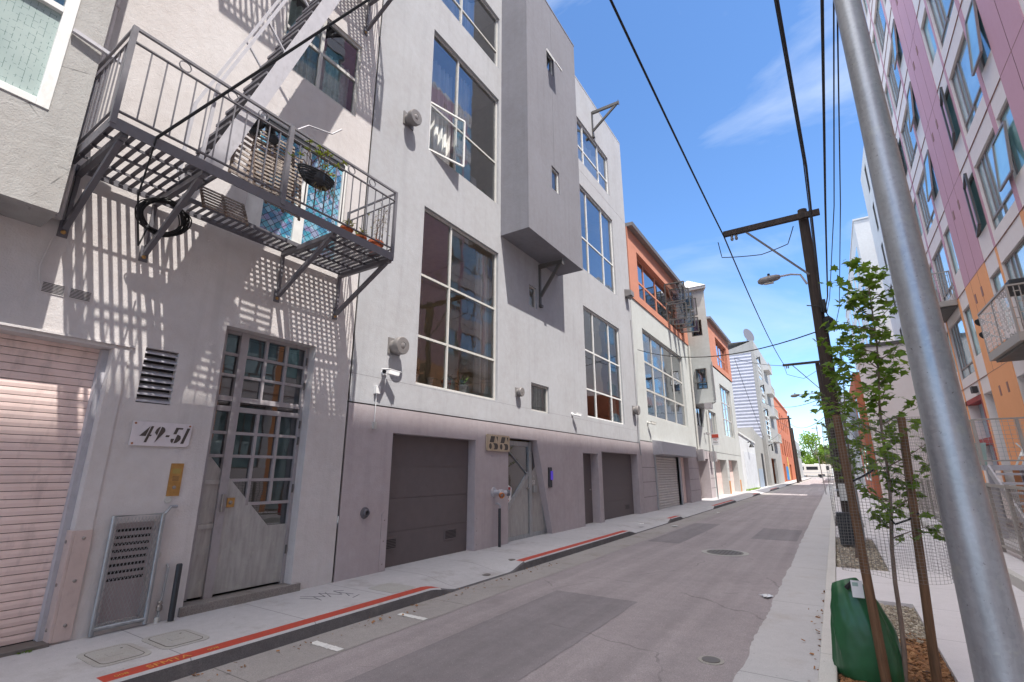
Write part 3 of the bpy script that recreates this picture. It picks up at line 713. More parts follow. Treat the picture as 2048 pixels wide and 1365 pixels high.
hd = MB(); hd.lathe((XD + .03, 3.72, 1.25), (1, 0, 0), [(.025, 0), (.025, .012), (.012, .03)], 14); hd.tube([(XD + .06, 3.6, 1.36), (XD + .06, 3.6, 1.14)], .022, 10); hd.build('handle', M['bolt'], door)
hg = MB()
for z in (3.3, 2.9, 2.3, 2.05, 1.35, .5): hg.tube([(XD + .04, 4.615, z), (XD + .04, 4.615, z + .12)], .012, 8)
hg.build('hinge', M['frame_dark'], door)
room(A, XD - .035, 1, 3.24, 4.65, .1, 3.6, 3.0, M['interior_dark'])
MB().box(X0 - .22, X0 + .045, 3.2, 4.78, -.02, .1).build('granite_step', M['granite'], A, bevel=.004)
# stained-glass balcony door
M['stained'] = None
def stained():
    m, t, b, o = new_mat('stained'); P = _geo(t)
    v = t.nodes.new('ShaderNodeTexVoronoi'); v.inputs['Scale'].default_value = 1; q = _map(t, P, (1, 11, 11), (D2(45), 0, 0)); t.links.new(q, v.inputs['Vector'])
    s = _sep(t, v.outputs['Color']); c = _ramp(t, s[0], [(0, (.05, .16, .30)), (.3, (.07, .32, .42)), (.55, (.20, .42, .55)), (.8, (.22, .20, .36)), (1, (.35, .5, .6))])
    w = _sep(t, q); ln = _math(t, 'MAXIMUM', _lines(t, w[1], 1, .1), _lines(t, w[2], 1, .1))
    t.links.new(_mix(t, ln, c, (.03, .03, .04)), b.inputs['Base Color']); b.inputs['Roughness'].default_value = .12; b.inputs['Specular IOR Level'].default_value = .8
    _bump(t, b, _noise(t, P, 25, 3), .4, .01); return m
M['stained'] = stained()
w = MB()
for a, b, c, d in ((3.23, 3.31, 5.06, 7.2), (4.85, 4.93, 5.06, 7.2), (4.03, 4.13, 5.06, 7.2), (3.31, 4.03, 5.06, 5.2), (4.13, 4.85, 5.06, 5.2), (3.31, 4.03, 7.12, 7.2), (4.13, 4.85, 7.12, 7.2), (3.31, 4.03, 6.26, 6.31), (3.31, 3.5, 5.2, 6.26), (4.13, 4.2, 5.2, 7.12)):
    w.box(X0 - .1, X0 - .04, a, b, c, d)
bd = w.build('balcony_door', M['frame_white'], A, label='white double door glazed with blue and violet leaded glass')
MB().box(X0 - .085, X0 - .075, 3.3, 4.86, 5.1, 7.15).build('pane', M['stained'], bd)
window(A, X0, 1, 3.4, 4.97, 8.2, 9.85, (4.14,), (9.03,), fw=.06, mw=.06, rec=.03, fmat='frame_cream', inside='interior_dark', curtain=[(3.45, 4.2, 8.3, 9.8, .04, 'lace'), (4.15, 4.9, 8.3, 9.3, .03, 'lace')], label='sliding sash window behind the fire stair')
# conduit and pipe details
m = MB(); m.tube([(X0 + .03, 1.32, 4.15), (X0 + .03, 1.27, 3.75), (X0 + .03, 1.3, 3.56)], .008, 6); m.build('conduit', M['warm_stucco'], A)
# guarded vent door
m = MB(); n_ = 8
m.box(X0 - .06, X0 - .05, 2.42, 2.8, .1, 1.1); vp = m.build('vent_panel', M['mauve_stucco'], A)
s = MB()
for i in range(8): s.box(X0 - .0498, X0 - .045, 2.44, 2.78, .5 + i * .072, .53 + i * .072)
s.build('slots', M['black'], vp)
G_ = thing('mesh_gate', 'galvanised pipe-framed guard of expanded metal mesh over a wall vent', 'guard', (X0 + .05, 2.6, 0))
m = MB(); Xp = X0 + .055
m.tube([(Xp, 2.36, .01), (Xp, 2.36, 1.18), (Xp, 2.84, 1.18), (Xp, 2.84, .02)], .024, 10); m.tube([(Xp, 2.36, .07), (Xp, 2.84, .07)], .022, 10)
m.tube([(Xp, 2.84, 1.15), (Xp + .01, 2.9, 1.25), (Xp - .03, 2.98, 1.25)], .018, 8)
m.build('frame', M['galv'], G_, smooth=True)
m = MB(); y0_, y1_, z0_, z1_ = 2.38, 2.82, .09, 1.16; s1, s2 = .034, .078
for k in range(-16, 32):
    for sg in (1, -1):
        ya = y0_ + k * s1; pts = []
        za_, zb_ = z0_, z1_; slope = s1 / s2 * sg
        yA = ya if sg > 0 else ya; yB = yA + slope * (zb_ - za_)
        def clip(yA, yB, za_, zb_):
            t0, t1 = 0, 1; d = yB - yA
            if abs(d) > 1e-9:
                a, b = (y0_ - yA) / d, (y1_ - yA) / d; a, b = min(a, b), max(a, b); t0, t1 = max(t0, a), min(t1, b)
            elif not y0_ <= yA <= y1_: return None
            if t0 >= t1: return None
            return (yA + d * t0, za_ + (zb_ - za_) * t0), (yA + d * t1, za_ + (zb_ - za_) * t1)
        cl = clip(yA, yB, za_, zb_)
        if cl: m.bar((Xp - .005, *cl[0]), (Xp - .005, *cl[1]), .003, .006, up=(1, 0, 0))
m.build('mesh', M['galv'], G_)
P_ = thing('gas_pipe', 'slim galvanised gas riser with a valve between mesh guard and black bollard', 'pipe', (X0 + .04, 2.97, 0))
m = MB(); m.tube([(X0 + .01, 2.99, .60), (X0 + .05, 2.99, .58), (X0 + .05, 2.97, .15), (X0 + .05, 2.96, .0)], .014, 8); m.build('riser', M['galv'], P_, smooth=True)
m = MB(); m.lathe((X0 + .05, 2.965, .12), (0, 0, 1), [(.02, 0), (.032, .01), (.032, .05), (.02, .07), (.025, .09), (.016, .11)], 12); m.box(X0 + .03, X0 + .1, 2.95, 2.975, .2, .215); m.build('valve', M['bolt'], P_)
m = MB(); m.lathe((X0 + .05, 2.96, 0), (0, 0, 1), [(.026, 0), (.026, .06)], 12); m.build('foot', M['frame_cream'], P_)
for (y, z) in ((2.88, 1.33), (2.87, .72)):
    m = MB(); m.lathe((X0 + .001, y, z), (1, 0, 0), [(.042, 0), (.042, .008), (.034, .012), (.03, .008)], 20); m.build('wall_button', M['frame_cream'], A)
def bollard(x, y, h, z0, lab):
    t = thing('bollard', lab, 'bollard', (x, y, z0), 'slim black bollards on the left sidewalk')
    m = MB(); m.lathe((x, y, z0 - .01), (0, 0, 1), [(.032, 0), (.032, h - .01), (.026, h)], 16); m.build('post', M['plastic_dark'], t, smooth=True)
    m = MB(); m.lathe((x, y, z0 - .005), (0, 0, 1), [(.05, 0), (.045, .012)], 16); m.build('footing', M['cover'], t)
    return t
bollard(-6.62, 3.07, .62, 0, 'slim black bollard beside the gas riser of number 49-51')
bollard(-6.60, 9.72, .84, 0, 'slim black bollard under the fire hose connection by number 55')
# number plate 49-51
S_ = thing('address_sign', 'weathered white metal plate with stencilled number 49-51', 'sign', (X0, 2.69, 1.94))
MB().prism([(X0 + .012, 2.37, 1.945), (X0 + .012, 2.97, 1.945), (X0 + .012, 3.0, 1.98), (X0 + .012, 3.01, 2.225), (X0 + .012, 2.37, 2.225)], (.008, 0, 0)).build('plate', M['sign_plate'], S_, bevel=.002)
m = MB(); XT = X0 + .0215
def sl(pts, oy, sc=.0, k=.28):
    m.prism([(XT, oy + y + (z * k), 1.985 + z) for y, z in pts], (.0012, 0, 0))
H = .19
# 4
sl([(-.02, .072), (.045, .072), (.045, H)], 2.455); sl([(.055, 0), (.082, 0), (.082, .072), (.1, .072), (.1, .09), (.082, .09), (.082, H), (.055, H)], 2.455)
# 9
sl([(0 - .0, .12)] + [(.035 - .035 * math.cos(a) * 1, .135 + .055 * math.sin(a)) for a in (-.9, -.4, 0, .4, .8, 1.2, 1.5)] + [(.035, .085)], 2.575)
sl([(.045, H), (.075, .18), (.095, .155), (.1, .13), (.09, .1), (.045, .0)], 2.575)
# dash
sl([(0, .072), (.04, .072), (.04, .094), (0, .094)], 2.705)
# 5
sl([(0, .11), (.035, .11), (.035, .17), (.08, .17), (.08, H), (0, H)], 2.775); sl([(0, .055), (.035, .055), (.035, .0), (.012, .015), (0, .04)], 2.775)
sl([(.047, .0), (.08, .01), (.1, .035), (.105, .06), (.09, .09), (.06, .105), (.047, .105)], 2.775)
# 1
sl([(0, 0), (.034, 0), (.034, H), (0, H)], 2.9)
m.build('lettering', M['letter_dark'], S_)
m = MB()
for y, z in ((2.4, 2.2), (2.98, 2.2), (2.4, 1.97)): m.lathe((X0 + .02, y, z), (1, 0, 0), [(.012, 0), (.012, .003), (.005, .006)], 10)
m.build('screw', paint('rust', (.3, .12, .05), .7), S_)
I_ = thing('intercom', 'brass intercom panel with one round button under the number plate', 'intercom', (X0, 2.92, 1.36))
MB().box(X0 + .001, X0 + .012, 2.85, 2.99, 1.37, 1.75).build('plate', M['brass'], I_, bevel=.002)
m = MB(); m.box(X0 + .012, X0 + .015, 2.875, 2.965, 1.63, 1.69); m.build('name_window', paint('amber', (.35, .26, .08), .3), I_)
m = MB(); m.lathe((X0 + .012, 2.92, 1.47), (1, 0, 0), [(.02, 0), (.02, .008), (.012, .012)], 16); m.build('button', M['bolt'], I_)
m = MB()
for i in range(4): m.box(X0 + .012, X0 + .0128, 2.885, 2.955, 1.55 + i * .014, 1.554 + i * .014)
m.build('engraving', M['letter_dark'], I_)

# ------------------------------------------------------------------ neighbour with the overhang
N_ = thing('apartment_building', 'cracked stucco overhang with a white frosted sash window at the left edge', 'building', (-6.5, -1, 4.17))
mb = MB(); XN = -6.2
wallface(mb, XN, 1, -8, 1.2, 4.17, 18, [(-.65, .93, 5.2, 7.7, .12)])
mb.face([(XN, 1.2, 4.17), (X0 + .001, 1.2, 4.17), (X0 + .001, 1.2, 18), (XN, 1.2, 18)])
mb.face([(XN, -8, 4.17), (X0 + .001, -8, 4.17), (X0 + .001, 1.2, 4.17), (XN, 1.2, 4.17)]); mb.face([(XN, -8, 18), (XN, 1.2, 18), (X0, 1.2, 18), (X0, -8, 18)])
mb.build('wall', M['rough_stucco'], N_)
M['frosted'] = None
def frosted():
    m, t, b, o = new_mat('frosted'); P = _geo(t)
    br = t.nodes.new('ShaderNodeTexBrick'); br.inputs['Scale'].default_value = 1; br.offset = .37; br.squash = 1.4; br.squash_frequency = 3
    s = _sep(t, P); cb = t.nodes.new('ShaderNodeCombineXYZ'); t.links.new(s[2], cb.inputs[0]); t.links.new(s[1], cb.inputs[1])
    br.inputs['Brick Width'].default_value = .085; br.inputs['Row Height'].default_value = .05; br.inputs['Mortar Size'].default_value = .0022; br.inputs['Mortar Smooth'].default_value = .3
    t.links.new(cb.outputs[0], br.inputs['Vector'])
    ms = _math(t, 'MULTIPLY', br.outputs['Fac'], _ramp(t, _noise(t, P, 26, 2), [(.46, 0), (.54, 1)]))
    c = _mix(t, _ramp(t, _noise(t, P, 1.2, 3), [(.3, 0), (.7, 1)]), (.26, .33, .32), (.38, .45, .43))
    t.links.new(_mix(t, ms, c, (.10, .16, .15)), b.inputs['Base Color']); b.inputs['Roughness'].default_value = .25; return m
M['frosted'] = frosted()
w = MB()
for a, b, c, d in ((-.65, -.56, 5.2, 7.7), (.83, .93, 5.2, 7.7), (-.56, .83, 5.2, 5.28), (-.56, .83, 7.6, 7.7), (-.56, .83, 6.36, 6.43)): w.box(XN - .06, XN - .0 + .012, a, b, c, d)
ww = w.build('window', M['frame_white'], N_, bevel=.004)
MB().box(XN - .05, XN - .04, -.56, .83, 5.28, 6.36).build('pane', M['frosted'], ww); MB().box(XN - .05, XN - .045, -.56, .83, 6.43, 7.6).build('pane', M['glass_blue'], ww)
MB().box(XN - .3, XN - .29, -.6, .9, 6.4, 7.65).build('blind', M['lace'], ww)
m = MB(); m.tube([(X0 + .07, 1.29, 4.3), (X0 + .07, 1.29, 18)], .045, 10)
for z in (5.2, 7.2, 9.2): m.box(X0 + .001, X0 + .12, 1.23, 1.35, z, z + .03)
m.build('downspout', M['warm_stucco'], N_)
MB().box(X0 + .12, X0 + .5, -2.4, .75, 4.1, 4.16).build('soffit_panel', M['black'], N_)  # flat black panel under the overhang
m = MB(); m.bar((XN + .04, .93, 6.2), (XN + .06, 1.45, 6.12), .045, .04); m.build('iron_bracket', M['steel_light'], N_)
m = MB(); m.bar((XN + .002, .45, 4.72), (XN + .012, .45, 4.82), .008, .008); m.build('nail', M['iron'], N_)

# ================================================================== FIRE ESCAPE
XO = X0 + 1.3
def fire_balcony(t, zb, y0, y1, hole=None, mid=3.05, posts=True, brk=(1.38, 2.14, 3.88, 4.93)):
    zt = zb + 1.17
    f = MB(); f.box(XO - .012, XO, y0, y1, zb - .05, zb + .075)
    f.box(X0 + .06, XO - .012, y0, y0 + .012, zb - .05, zb + .075); f.box(X0 + .06, XO - .012, y1 - .012, y1, zb - .05, zb + .075)
    f.box(X0 + .06, X0 + .075, y0, y1, zb - .03, zb + .045)
    f.build('platform_frame', M['steel_paint'], t)
    s = MB(); y = y0 + .05
    while y < y1 - .04:
        xa = X0 + .08; xb = XO - .02
        if hole and hole[0] < y < hole[1]: xb = X0 + .42
        s.box(xa, xb, y - .022, y + .022, zb + .012, zb + .02); y += .092
    s.build('grating', M['steel_paint'], t)
    r = MB()
    for x in (X0 + .4, X0 + .72, X0 + 1.02):
        if hole and x > X0 + .45: r.box(x - .006, x + .006, y0, hole[0], zb - .018, zb + .011); r.box(x - .006, x + .006, hole[1], y1, zb - .018, zb + .011)
        else: r.box(x - .006, x + .006, y0, y1, zb - .018, zb + .011)
    if hole:
        for yy_ in hole: r.box(X0 + .42, XO - .013, yy_ - .008, yy_ + .008, zb - .03, zb + .03)
        r.box(X0 + .415, X0 + .43, hole[0] + .01, hole[1] - .01, zb - .03, zb + .03)
    r.build('support_bars', M['steel_paint'], t)
    if hole:
        q = MB(); x = X0 + .1
        while x < XO - .03:
            q.box(x - .008, x + .008, hole[1] + .012 if x > X0 + .42 else hole[1] - .75, y1 - .013, zb + .0205, zb + .026); x += .036
        q.build('mesh_overlay', M['steel_paint'], t)
    h = MB(); rx = XO - .02
    for z, hh in ((zt, .03), (zt - .16, .014), (zb + .16, .014)):
        h.box(rx - .016, rx + .016, y0, y1, z - hh / 2, z + hh / 2)
        for yy_ in (y0 + .012, y1 - .012): h.box(X0 + .12, rx - .02, yy_ - .012, yy_ + .012, z - hh / 2 + .001, z + hh / 2 - .001)
    y = y0 + .2
    while y < y1 - .08:
        h.bar((rx, y, zb + .167), (rx, y, zt - .167), .013); y += .147
    x = X0 + .2
    while x < rx - .05:
        for yy_ in (y0 + .012, y1 - .012): h.bar((x, yy_, zb + .167), (x, yy_, zt - .167), .013)
        x += .135
    for i, yr in enumerate((1.75, 2.28, 2.66, 3.5, 4.05, 4.45)):
        if y0 < yr < y1:
            pts = [(rx, yr + .06 * math.cos(a), zt - .085 + .06 * math.sin(a)) for a in [2 * math.pi * q / 16 for q in range(17)]]
            for p, q in zip(pts[:-1], pts[1:]): h.bar(p, q, .009, .014, up=(1, 0, 0))
    h.build('railing', M['rail_gray'], t)
    for (x, y, w_) in ((rx, y0 + .02, .05), (rx, y1 - .02, .045), (rx, mid, .06), (X0 + .1, y1 - .02, .04), (X0 + .1, y0 + .02, .04)):
        if y0 <= y <= y1: MB().box(x - w_ / 2, x + w_ / 2, y - w_ / 2, y + w_ / 2, zb + .0, zt + .012).build('post', M['rail_gray'], t)
    for yb in brk:
        if not (y0 - .1 < yb < y1 + .1): continue
        b = MB(); b.bar((X0 + .02, yb, zb - .04), (XO - .03, yb, zb - .05), .06, .07)
        b.bar((X0 + .05, yb, zb - .72), (XO - .12, yb, zb - .07), .055, .06)
        b.box(X0 + .001, X0 + .018, yb - .045, yb + .045, zb - .82, zb - .62); b.box(X0 + .018, X0 + .06, yb - .02, yb + .02, zb - .62, zb - .0)
        k = b.build('bracket', M['steel_paint'], t, bevel=.003)
        q = MB(); q.lathe((X0 + .018, yb, zb - .765), (1, 0, 0), [(.024, 0), (.024, .012), (.012, .02)], 8); q.build('bolt', M['brass'], k)
FE = thing('fire_escape', 'gray fire balcony with a steep stair, loaded with pots and slatted racks', 'fire escape', (X0, 3.1, 4.93), 'fire escape balconies on number 49-51')
fire_balcony(FE, 4.95, 1.24, 4.97, hole=(2.27, 3.92))
# stair: stringers, treads, handrails
y_a, z_a, y_b, z_b = 2.20, 5.0, 4.18, 11.0
dy_, dz_ = y_b - y_a, z_b - z_a; un = Vector((0, dy_, dz_)).normalized()
for x in (X0 + 1.22, X0 + .64):
    m = MB(); m.bar((x, y_a, z_a), (x, y_b, z_b), .012, .19, up=(0, -1, .33)); m.build('stringer', M['steel_light'], FE)
m = MB(); n_t = 24
for i in range(1, n_t):
    t_ = i / n_t; y = y_a + dy_ * t_; z = z_a + dz_ * t_
    m.prism([(X0 + .648, y - .13, z), (X0 + .648, y + .05, z + .0), (X0 + .648, y + .05, z - .012), (X0 + .648, y - .13, z - .04)], (.562, 0, 0))
m.build('treads', M['steel_paint'], FE)
for x in (X0 + 1.2, X0 + .66):
    m = MB(); p0 = Vector((x, 2.13, 6.12)); p1 = Vector((x, 3.72, 11.05))
    m.bar(p0, p1, .035, .035); m.bar(p0, (x, 2.1, 5.05), .035, .035)
    for t_ in (.28, .62, .92):
        q = p0.lerp(p1, t_); zq = q.z - .34; yq = y_a + dy_ * (zq - z_a) / dz_
        m.bar(q, (x, yq, zq), .03, .02)
    m.build('handrail', M['steel_light'], FE)
UE = thing('fire_escape', 'upper fire balcony, its bracket and underside showing at the top edge of the photo', 'fire escape', (X0, 3.1, 11.0), 'fire escape balconies on number 49-51')
fire_balcony(UE, 11.02, 1.9, 5.05, hole=(3.4, 4.4), brk=(2.9, 5.0))
# cable coil on the bracket
C_ = thing('cable_coil', 'thick coil of black cable hung on the second balcony bracket', 'cable coil', (X0 + .35, 2.15, 4.45), None)
m = MB(); rr = random.Random(9)
for k in range(17):
    R1 = .235 + rr.uniform(-.03, .035); ph = rr.uniform(0, 6.28); cx, cyy, cz = X0 + .38 + rr.uniform(-.03, .03), 2.13 + rr.uniform(-.015, .015), 4.62 + rr.uniform(-.02, .02)
    pts = []
    for i in range(37):
        a = 2 * math.pi * i / 36
        pts.append((cx + .10 * math.sin(a) * 1.0 + .02 * math.sin(a * 3 + ph), cyy + R1 * math.cos(a) + .012 * math.sin(2 * a + ph), cz + .17 * math.sin(a) + .012 * math.sin(3 * a + ph)))
    m.tube(pts, .0075, 5, cap=False)
m.build('loops', M['cable'], C_, smooth=True)
# ================================================================== NUMBER 55
B = thing('apartment_building', 'large gray-lilac stucco building numbered 55 with a projecting dark bay', 'building', (X0, 12.9, 0))
Y0, Y1, ZT = 5.375, 20.5, 17.5
ZG = 2.79
wins = dict(low=(6.95, 9.82, 3.33, 7.3, .14), up=(6.98, 9.80, 8.75, 12.2, .14), top=(7.1, 9.8, 13.3, 15.2, .14), small=(11.47, 12.5, 3.27, 4.05, .14),
            rl=(15.21, 18.79, 3.43, 7.42, .14), rm=(15.11, 18.76, 8.9, 12.46, .14), rt=(15.06, 18.64, 13.6, 15.58, .14), ub=(11.42, 11.86, 6.3, 6.95, .1))
mb = MB()
wallface(mb, X0, 1, Y0, Y1, ZG + .02, ZT, list(wins.values())); shell(mb, X0, 1, 10, Y0, Y1, -.05, ZT)
mb.face([(X0, Y0, ZT), (X0, Y1, ZT), (X0 - 10, Y1, ZT), (X0 - 10, Y0, ZT)])
mb.box(X0 - .3, X0 + .01, Y0, Y1, ZT + .001, ZT + .06)
mb.build('wall', M['gray_stucco'], B)
mb = MB()
wallface(mb, X0, 1, Y0, Y1, -.05, ZG - .005, [(6.43, 8.96, -.05, 2.34, .22), (10.31, 12.55, -.05, 2.47, .25, 'noR'), (14.7, 15.92, -.05, 2.23, .35), (16.25, 20.0, -.05, 2.32, .3)])
mb.face([(X0, 11.74, 2.47), (X0, 12.55, -.05), (X0, 12.55, 2.47)]); mb.face([(X0, 11.74, 2.47), (X0 - .25, 11.74, 2.47), (X0 - .25, 12.55, -.05), (X0, 12.55, -.05)])
mb.build('lower_wall', M['mauve_stucco'], B)
m = MB(); m.box(X0 - .03, X0 - .012, Y0, Y1, ZG - .006, ZG + .021); m.box(X0 - .002, X0 + .0008, Y0 + .01, Y1, 3.30 - .002, 3.30 + .002); m.box(X0 - .002, X0 + .0008, Y0 + .003, Y0 + .012, 0, ZT); m.build('belt_groove', M['frame_dark'], B)
m = MB(); m.box(X0 + .0005, X0 + .0035, 11.9, Y1, 13.1, 13.106)
m.build('expansion_joint', M['mauve_stucco'], B)
# windows
window(B, X0, 1, *wins['low'][:4], (7.955,), (4.36, 5.72), rec=.07, fw=.055, mw=.05, rdepth=2.6, fmat='frame_cream',
       curtain=[(9.15, 9.72, 3.5, 7.15, .05, 'curtain')], sill=None, label='tall six-pane window with potted plants on its sill')
window(B, X0, 1, *wins['up'][:4], (8.01,), (10.07,), rec=.07, fw=.055, rdepth=2.5, inside='interior', gmat='glass_blue', curtain=[(7.1, 8.0, 8.85, 11.6, .06, 'curtain'), (8.05, 8.7, 9.6, 11.9, .06, 'curtain')],
       skip={(0, 0)}, label='four-pane window with its lower left casement swung open')
window(B, X0, 1, *wins['top'][:4], (8.07,), (13.95,), rec=.07, fw=.055, gmat='glass_blue', curtain=[(7.2, 8.9, 13.35, 14.9, .06, 'curtain')])
window(B, X0, 1, *wins['small'][:4], rec=.06, fw=.05, curtain=[(11.95, 12.45, 3.3, 4.0, .03, 'lace')], label='small square window over the house door')
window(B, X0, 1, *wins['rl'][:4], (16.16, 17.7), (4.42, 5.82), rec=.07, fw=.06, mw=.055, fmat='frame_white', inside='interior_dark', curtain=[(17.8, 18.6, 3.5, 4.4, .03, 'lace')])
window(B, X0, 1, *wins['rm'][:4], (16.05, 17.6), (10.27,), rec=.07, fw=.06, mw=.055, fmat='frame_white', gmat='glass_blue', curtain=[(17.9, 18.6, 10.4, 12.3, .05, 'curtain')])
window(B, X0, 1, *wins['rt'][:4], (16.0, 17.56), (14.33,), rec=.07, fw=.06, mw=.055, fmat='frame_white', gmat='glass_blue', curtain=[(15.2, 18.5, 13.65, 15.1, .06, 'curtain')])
window(B, X0, 1, *wins['ub'][:4], rec=.05, fw=.04, inside='interior', rdepth=.5, curtain=[(11.45, 11.83, 6.32, 6.93, .01, 'curtain')])
# open casement
m = MB(); th = math.asin(.27 / 1.02); c_, s_ = math.cos(th), math.sin(th); hx, hy = X0 - .03, 6.99
def cp(u, z, off=0): return (hx + u * s_ + off * c_, hy + u * c_ - off * s_, z)
W_, z0_, z1_ = 1.0, 8.78, 10.06
for a, b in ((cp(0, z0_), cp(0, z1_)), (cp(W_, z0_), cp(W_, z1_)), (cp(0, z0_), cp(W_, z0_)), (cp(0, z1_), cp(W_, z1_))): m.bar(a, b, .04, .04)
cs = m.build('open_casement', M['frame_white'], B)
MB().face([cp(.02, z0_ + .02), cp(W_ - .02, z0_ + .02), cp(W_ - .02, z1_ - .02), cp(.02, z1_ - .02)]).build('pane', M['glass'], cs)
# bay
XB = -5.85; ya, yb, za, zb = 9.92, 13.3, 7.86, 16.72
bw = [(11.15, 11.62, 14.0, 14.75, .12), (11.3, 11.8, 9.77, 10.55, .12)]
mb = MB(); wallface(mb, XB, 1, ya, yb, za, zb, bw)
mb.face([(X0, ya, za), (XB, ya, za), (XB, ya, zb), (X0, ya, zb)]); mb.face([(XB, yb, za), (X0, yb, za), (X0, yb, zb), (XB, yb, zb)])
mb.face([(X0, ya, za), (X0, yb, za), (XB, yb, za), (XB, ya, za)]); mb.face([(XB, ya, zb), (XB, yb, zb), (X0, yb, zb), (X0, ya, zb)])
mb.box(X0 + .02, XB + .012, ya - .01, yb + .01, zb + .001, zb + .05)
mb.box(XB + .0004, XB + .004, 11.48, 11.49, 10.55, 14.0); mb.box(XB + .0004, XB + .004, 11.48, 11.49, 14.75, zb)
bay = mb.build('bay', M['bay_stucco'], B)
window(B, XB, 1, *bw[1][:4], rec=.05, fw=.04, fmat='frame_white', rdepth=.5, inside='interior')
window(B, XB, 1, *bw[0][:4], rec=.05, fw=.04, fmat='frame_white', rdepth=.5, inside='interior', gmat='glass_dark')
m = MB(); zt_ = 14.74; w0, w1 = 11.17, 11.6
for a, b in (((XB, w0, zt_), (XB, w1, zt_)), ((XB + .3, w0, 14.08), (XB + .3, w1, 14.08)), ((XB, w0, zt_), (XB + .3, w0, 14.08)), ((XB, w1, zt_), (XB + .3, w1, 14.08))): m.bar(a, b, .04, .04)
hp = m.build('hopper_sash', M['frame_white'], B); MB().face([(XB + .01, w0, zt_), (XB + .3, w0, 14.1), (XB + .3, w1, 14.1), (XB + .01, w1, zt_)]).build('pane', M['glass'], hp)
# steel brackets
def davit(y, zb_, zt_, reach, lab):
    m = MB(); m.box(X0 + .001, X0 + .05, y - .04, y + .04, zb_ - .35, zt_ + .05); m.bar((X0 + .04, y, zt_), (X0 + reach, y, zt_ - .02), .09, .12); m.bar((X0 + .04, y, zb_), (X0 + reach - .12, y, zt_ - .07), .07, .09)
    m.box(X0 + .001, X0 + .1, y - .06, y + .06, zb_ - .35, zb_ - .28)
    m.box(X0 + reach - .01, X0 + reach + .005, y - .07, y + .07, zt_ - .11, zt_ + .08)
    m.build('steel_bracket', M['frame_dark'], B, label=lab)
davit(12.03, 6.75, 7.72, .82, 'dark steel bracket under the bay'); davit(16.95, 15.9, 16.82, 1.25, 'dark steel bracket standing out at the roof')
# garage doors
def sect_door(parent, ya, yb, z1, rec, mat, vents=(), rows=4, label=None):
    X = X0 - rec; m = MB(); h = z1 / rows
    for i in range(rows): m.box(X - .04, X, ya + .005, yb - .005, i * h + .004 - (.04 if i == 0 else 0), (i + 1) * h - .004)
    m.box(X - .05, X - .012, ya, yb, -.04, z1)
    d = m.build('garage_door', mat, parent, label=label)
    for (a, b, c, e) in vents:
        q = MB(); q.box(X, X + .012, a, b, c, e); v = q.build('vent_frame', mat, d); s = MB()
        for k in range(6): s.box(X + .0121, X + .014, a + .03, b - .03, c + .035 + k * (e - c - .06) / 6, c + .035 + (k + .55) * (e - c - .06) / 6)
        s.build('slots', M['black'], v)
    return d
sect_door(B, 6.43, 8.96, 2.34, .2, M['garage_dark'], [(6.55, 6.87, .28, .5), (8.2, 8.6, .28, .5)], label='near dark gray sectional garage door with two vents')
sect_door(B, 16.25, 20.0, 2.32, .28, M['garage_dark'], [(16.45, 16.8, .2, .42), (19.0, 19.5, .2, .42)], label='far dark gray garage door beside the side door')
m = MB(); m.box(X0 - .33, X0 - .28, 14.7, 15.92, -.02, 2.23); sd = m.build('side_door', M['garage_dark'], B)
m = MB(); m.lathe((X0 - .28, 15.75, 1.05), (1, 0, 0), [(.03, 0), (.03, .02), (.015, .05)], 12); m.build('handle', M['bolt'], sd)
def guard(y0, y1, h, off=.008):
    m = MB(); m.prism([(X0 + .001, y0, .02), (X0 + .001, y1, .02), (X0 + .001, y1, h - .05), (X0 + .001, (y0 + y1) / 2, h), (X0 + .001, y0, h - .05)], (off, 0, 0))
    k = m.build('corner_guard', M['mauve_stucco'], B, bevel=.002); q = MB()
    for z in (.12, h * .5, h - .15): q.lathe((X0 + off + .001, (y0 + y1) / 2, z), (1, 0, 0), [(.014, 0), (.008, .008)], 8)
    q.build('bolt', M['bolt'], k)
guard(6.28, 6.42, .98); guard(8.97, 9.1, .8); guard(16.05, 16.2, .8)
# house door
XD = X0 - .22; fr = MB(); fb2 = lambda a, b, c, d, t=.05: fr.box(XD, XD + t, a, b, c, d)
fb2(10.31, 10.42, 0, 2.42, .05); fb2(10.42, 11.56, 2.3, 2.42); fb2(11.56, 11.71, 0, 2.42, .07); fb2(10.42, 11.56, .0, .09, .06)
fr.bar((XD + .03, 11.93, 2.4), (XD + .03, 12.5, .04), .07, .05, up=(1, 0, 0)); fb2(11.71, 12.5, .0, .1)
fr.bar((XD + .03, 10.42, .66), (XD + .03, 11.56, 1.6), .10, .05, up=(1, 0, 0)); fr.bar((XD + .03, 10.44, 2.25), (XD + .03, 11.54, 1.56), .018, .05, up=(1, 0, 0))
hd_ = fr.build('house_door', M['galv'], B, label='angular steel and glass house door leaning into a slanted jamb')
MB().face([(XD + .02, 10.42, .05), (XD + .02, 11.56, .05), (XD + .02, 11.56, 2.3), (XD + .02, 10.42, 2.3)]).face([(XD + .02, 11.71, .1), (XD + .02, 12.45, .1), (XD + .02, 11.93, 2.3), (XD + .02, 11.71, 2.3)]).build('pane', M['glass_dark'], hd_)
MB().prism([(XD + .024, 10.42, .09), (XD + .024, 11.56, .09), (XD + .024, 11.56, 1.6), (XD + .024, 10.42, .66)], (.006, 0, 0)).prism([(XD + .024, 11.71, .1), (XD + .024, 12.45, .1), (XD + .024, 12.05, 1.85), (XD + .024, 11.71, 1.6)], (.006, 0, 0)).build('steel_panel', M['sheet_steel'], hd_)
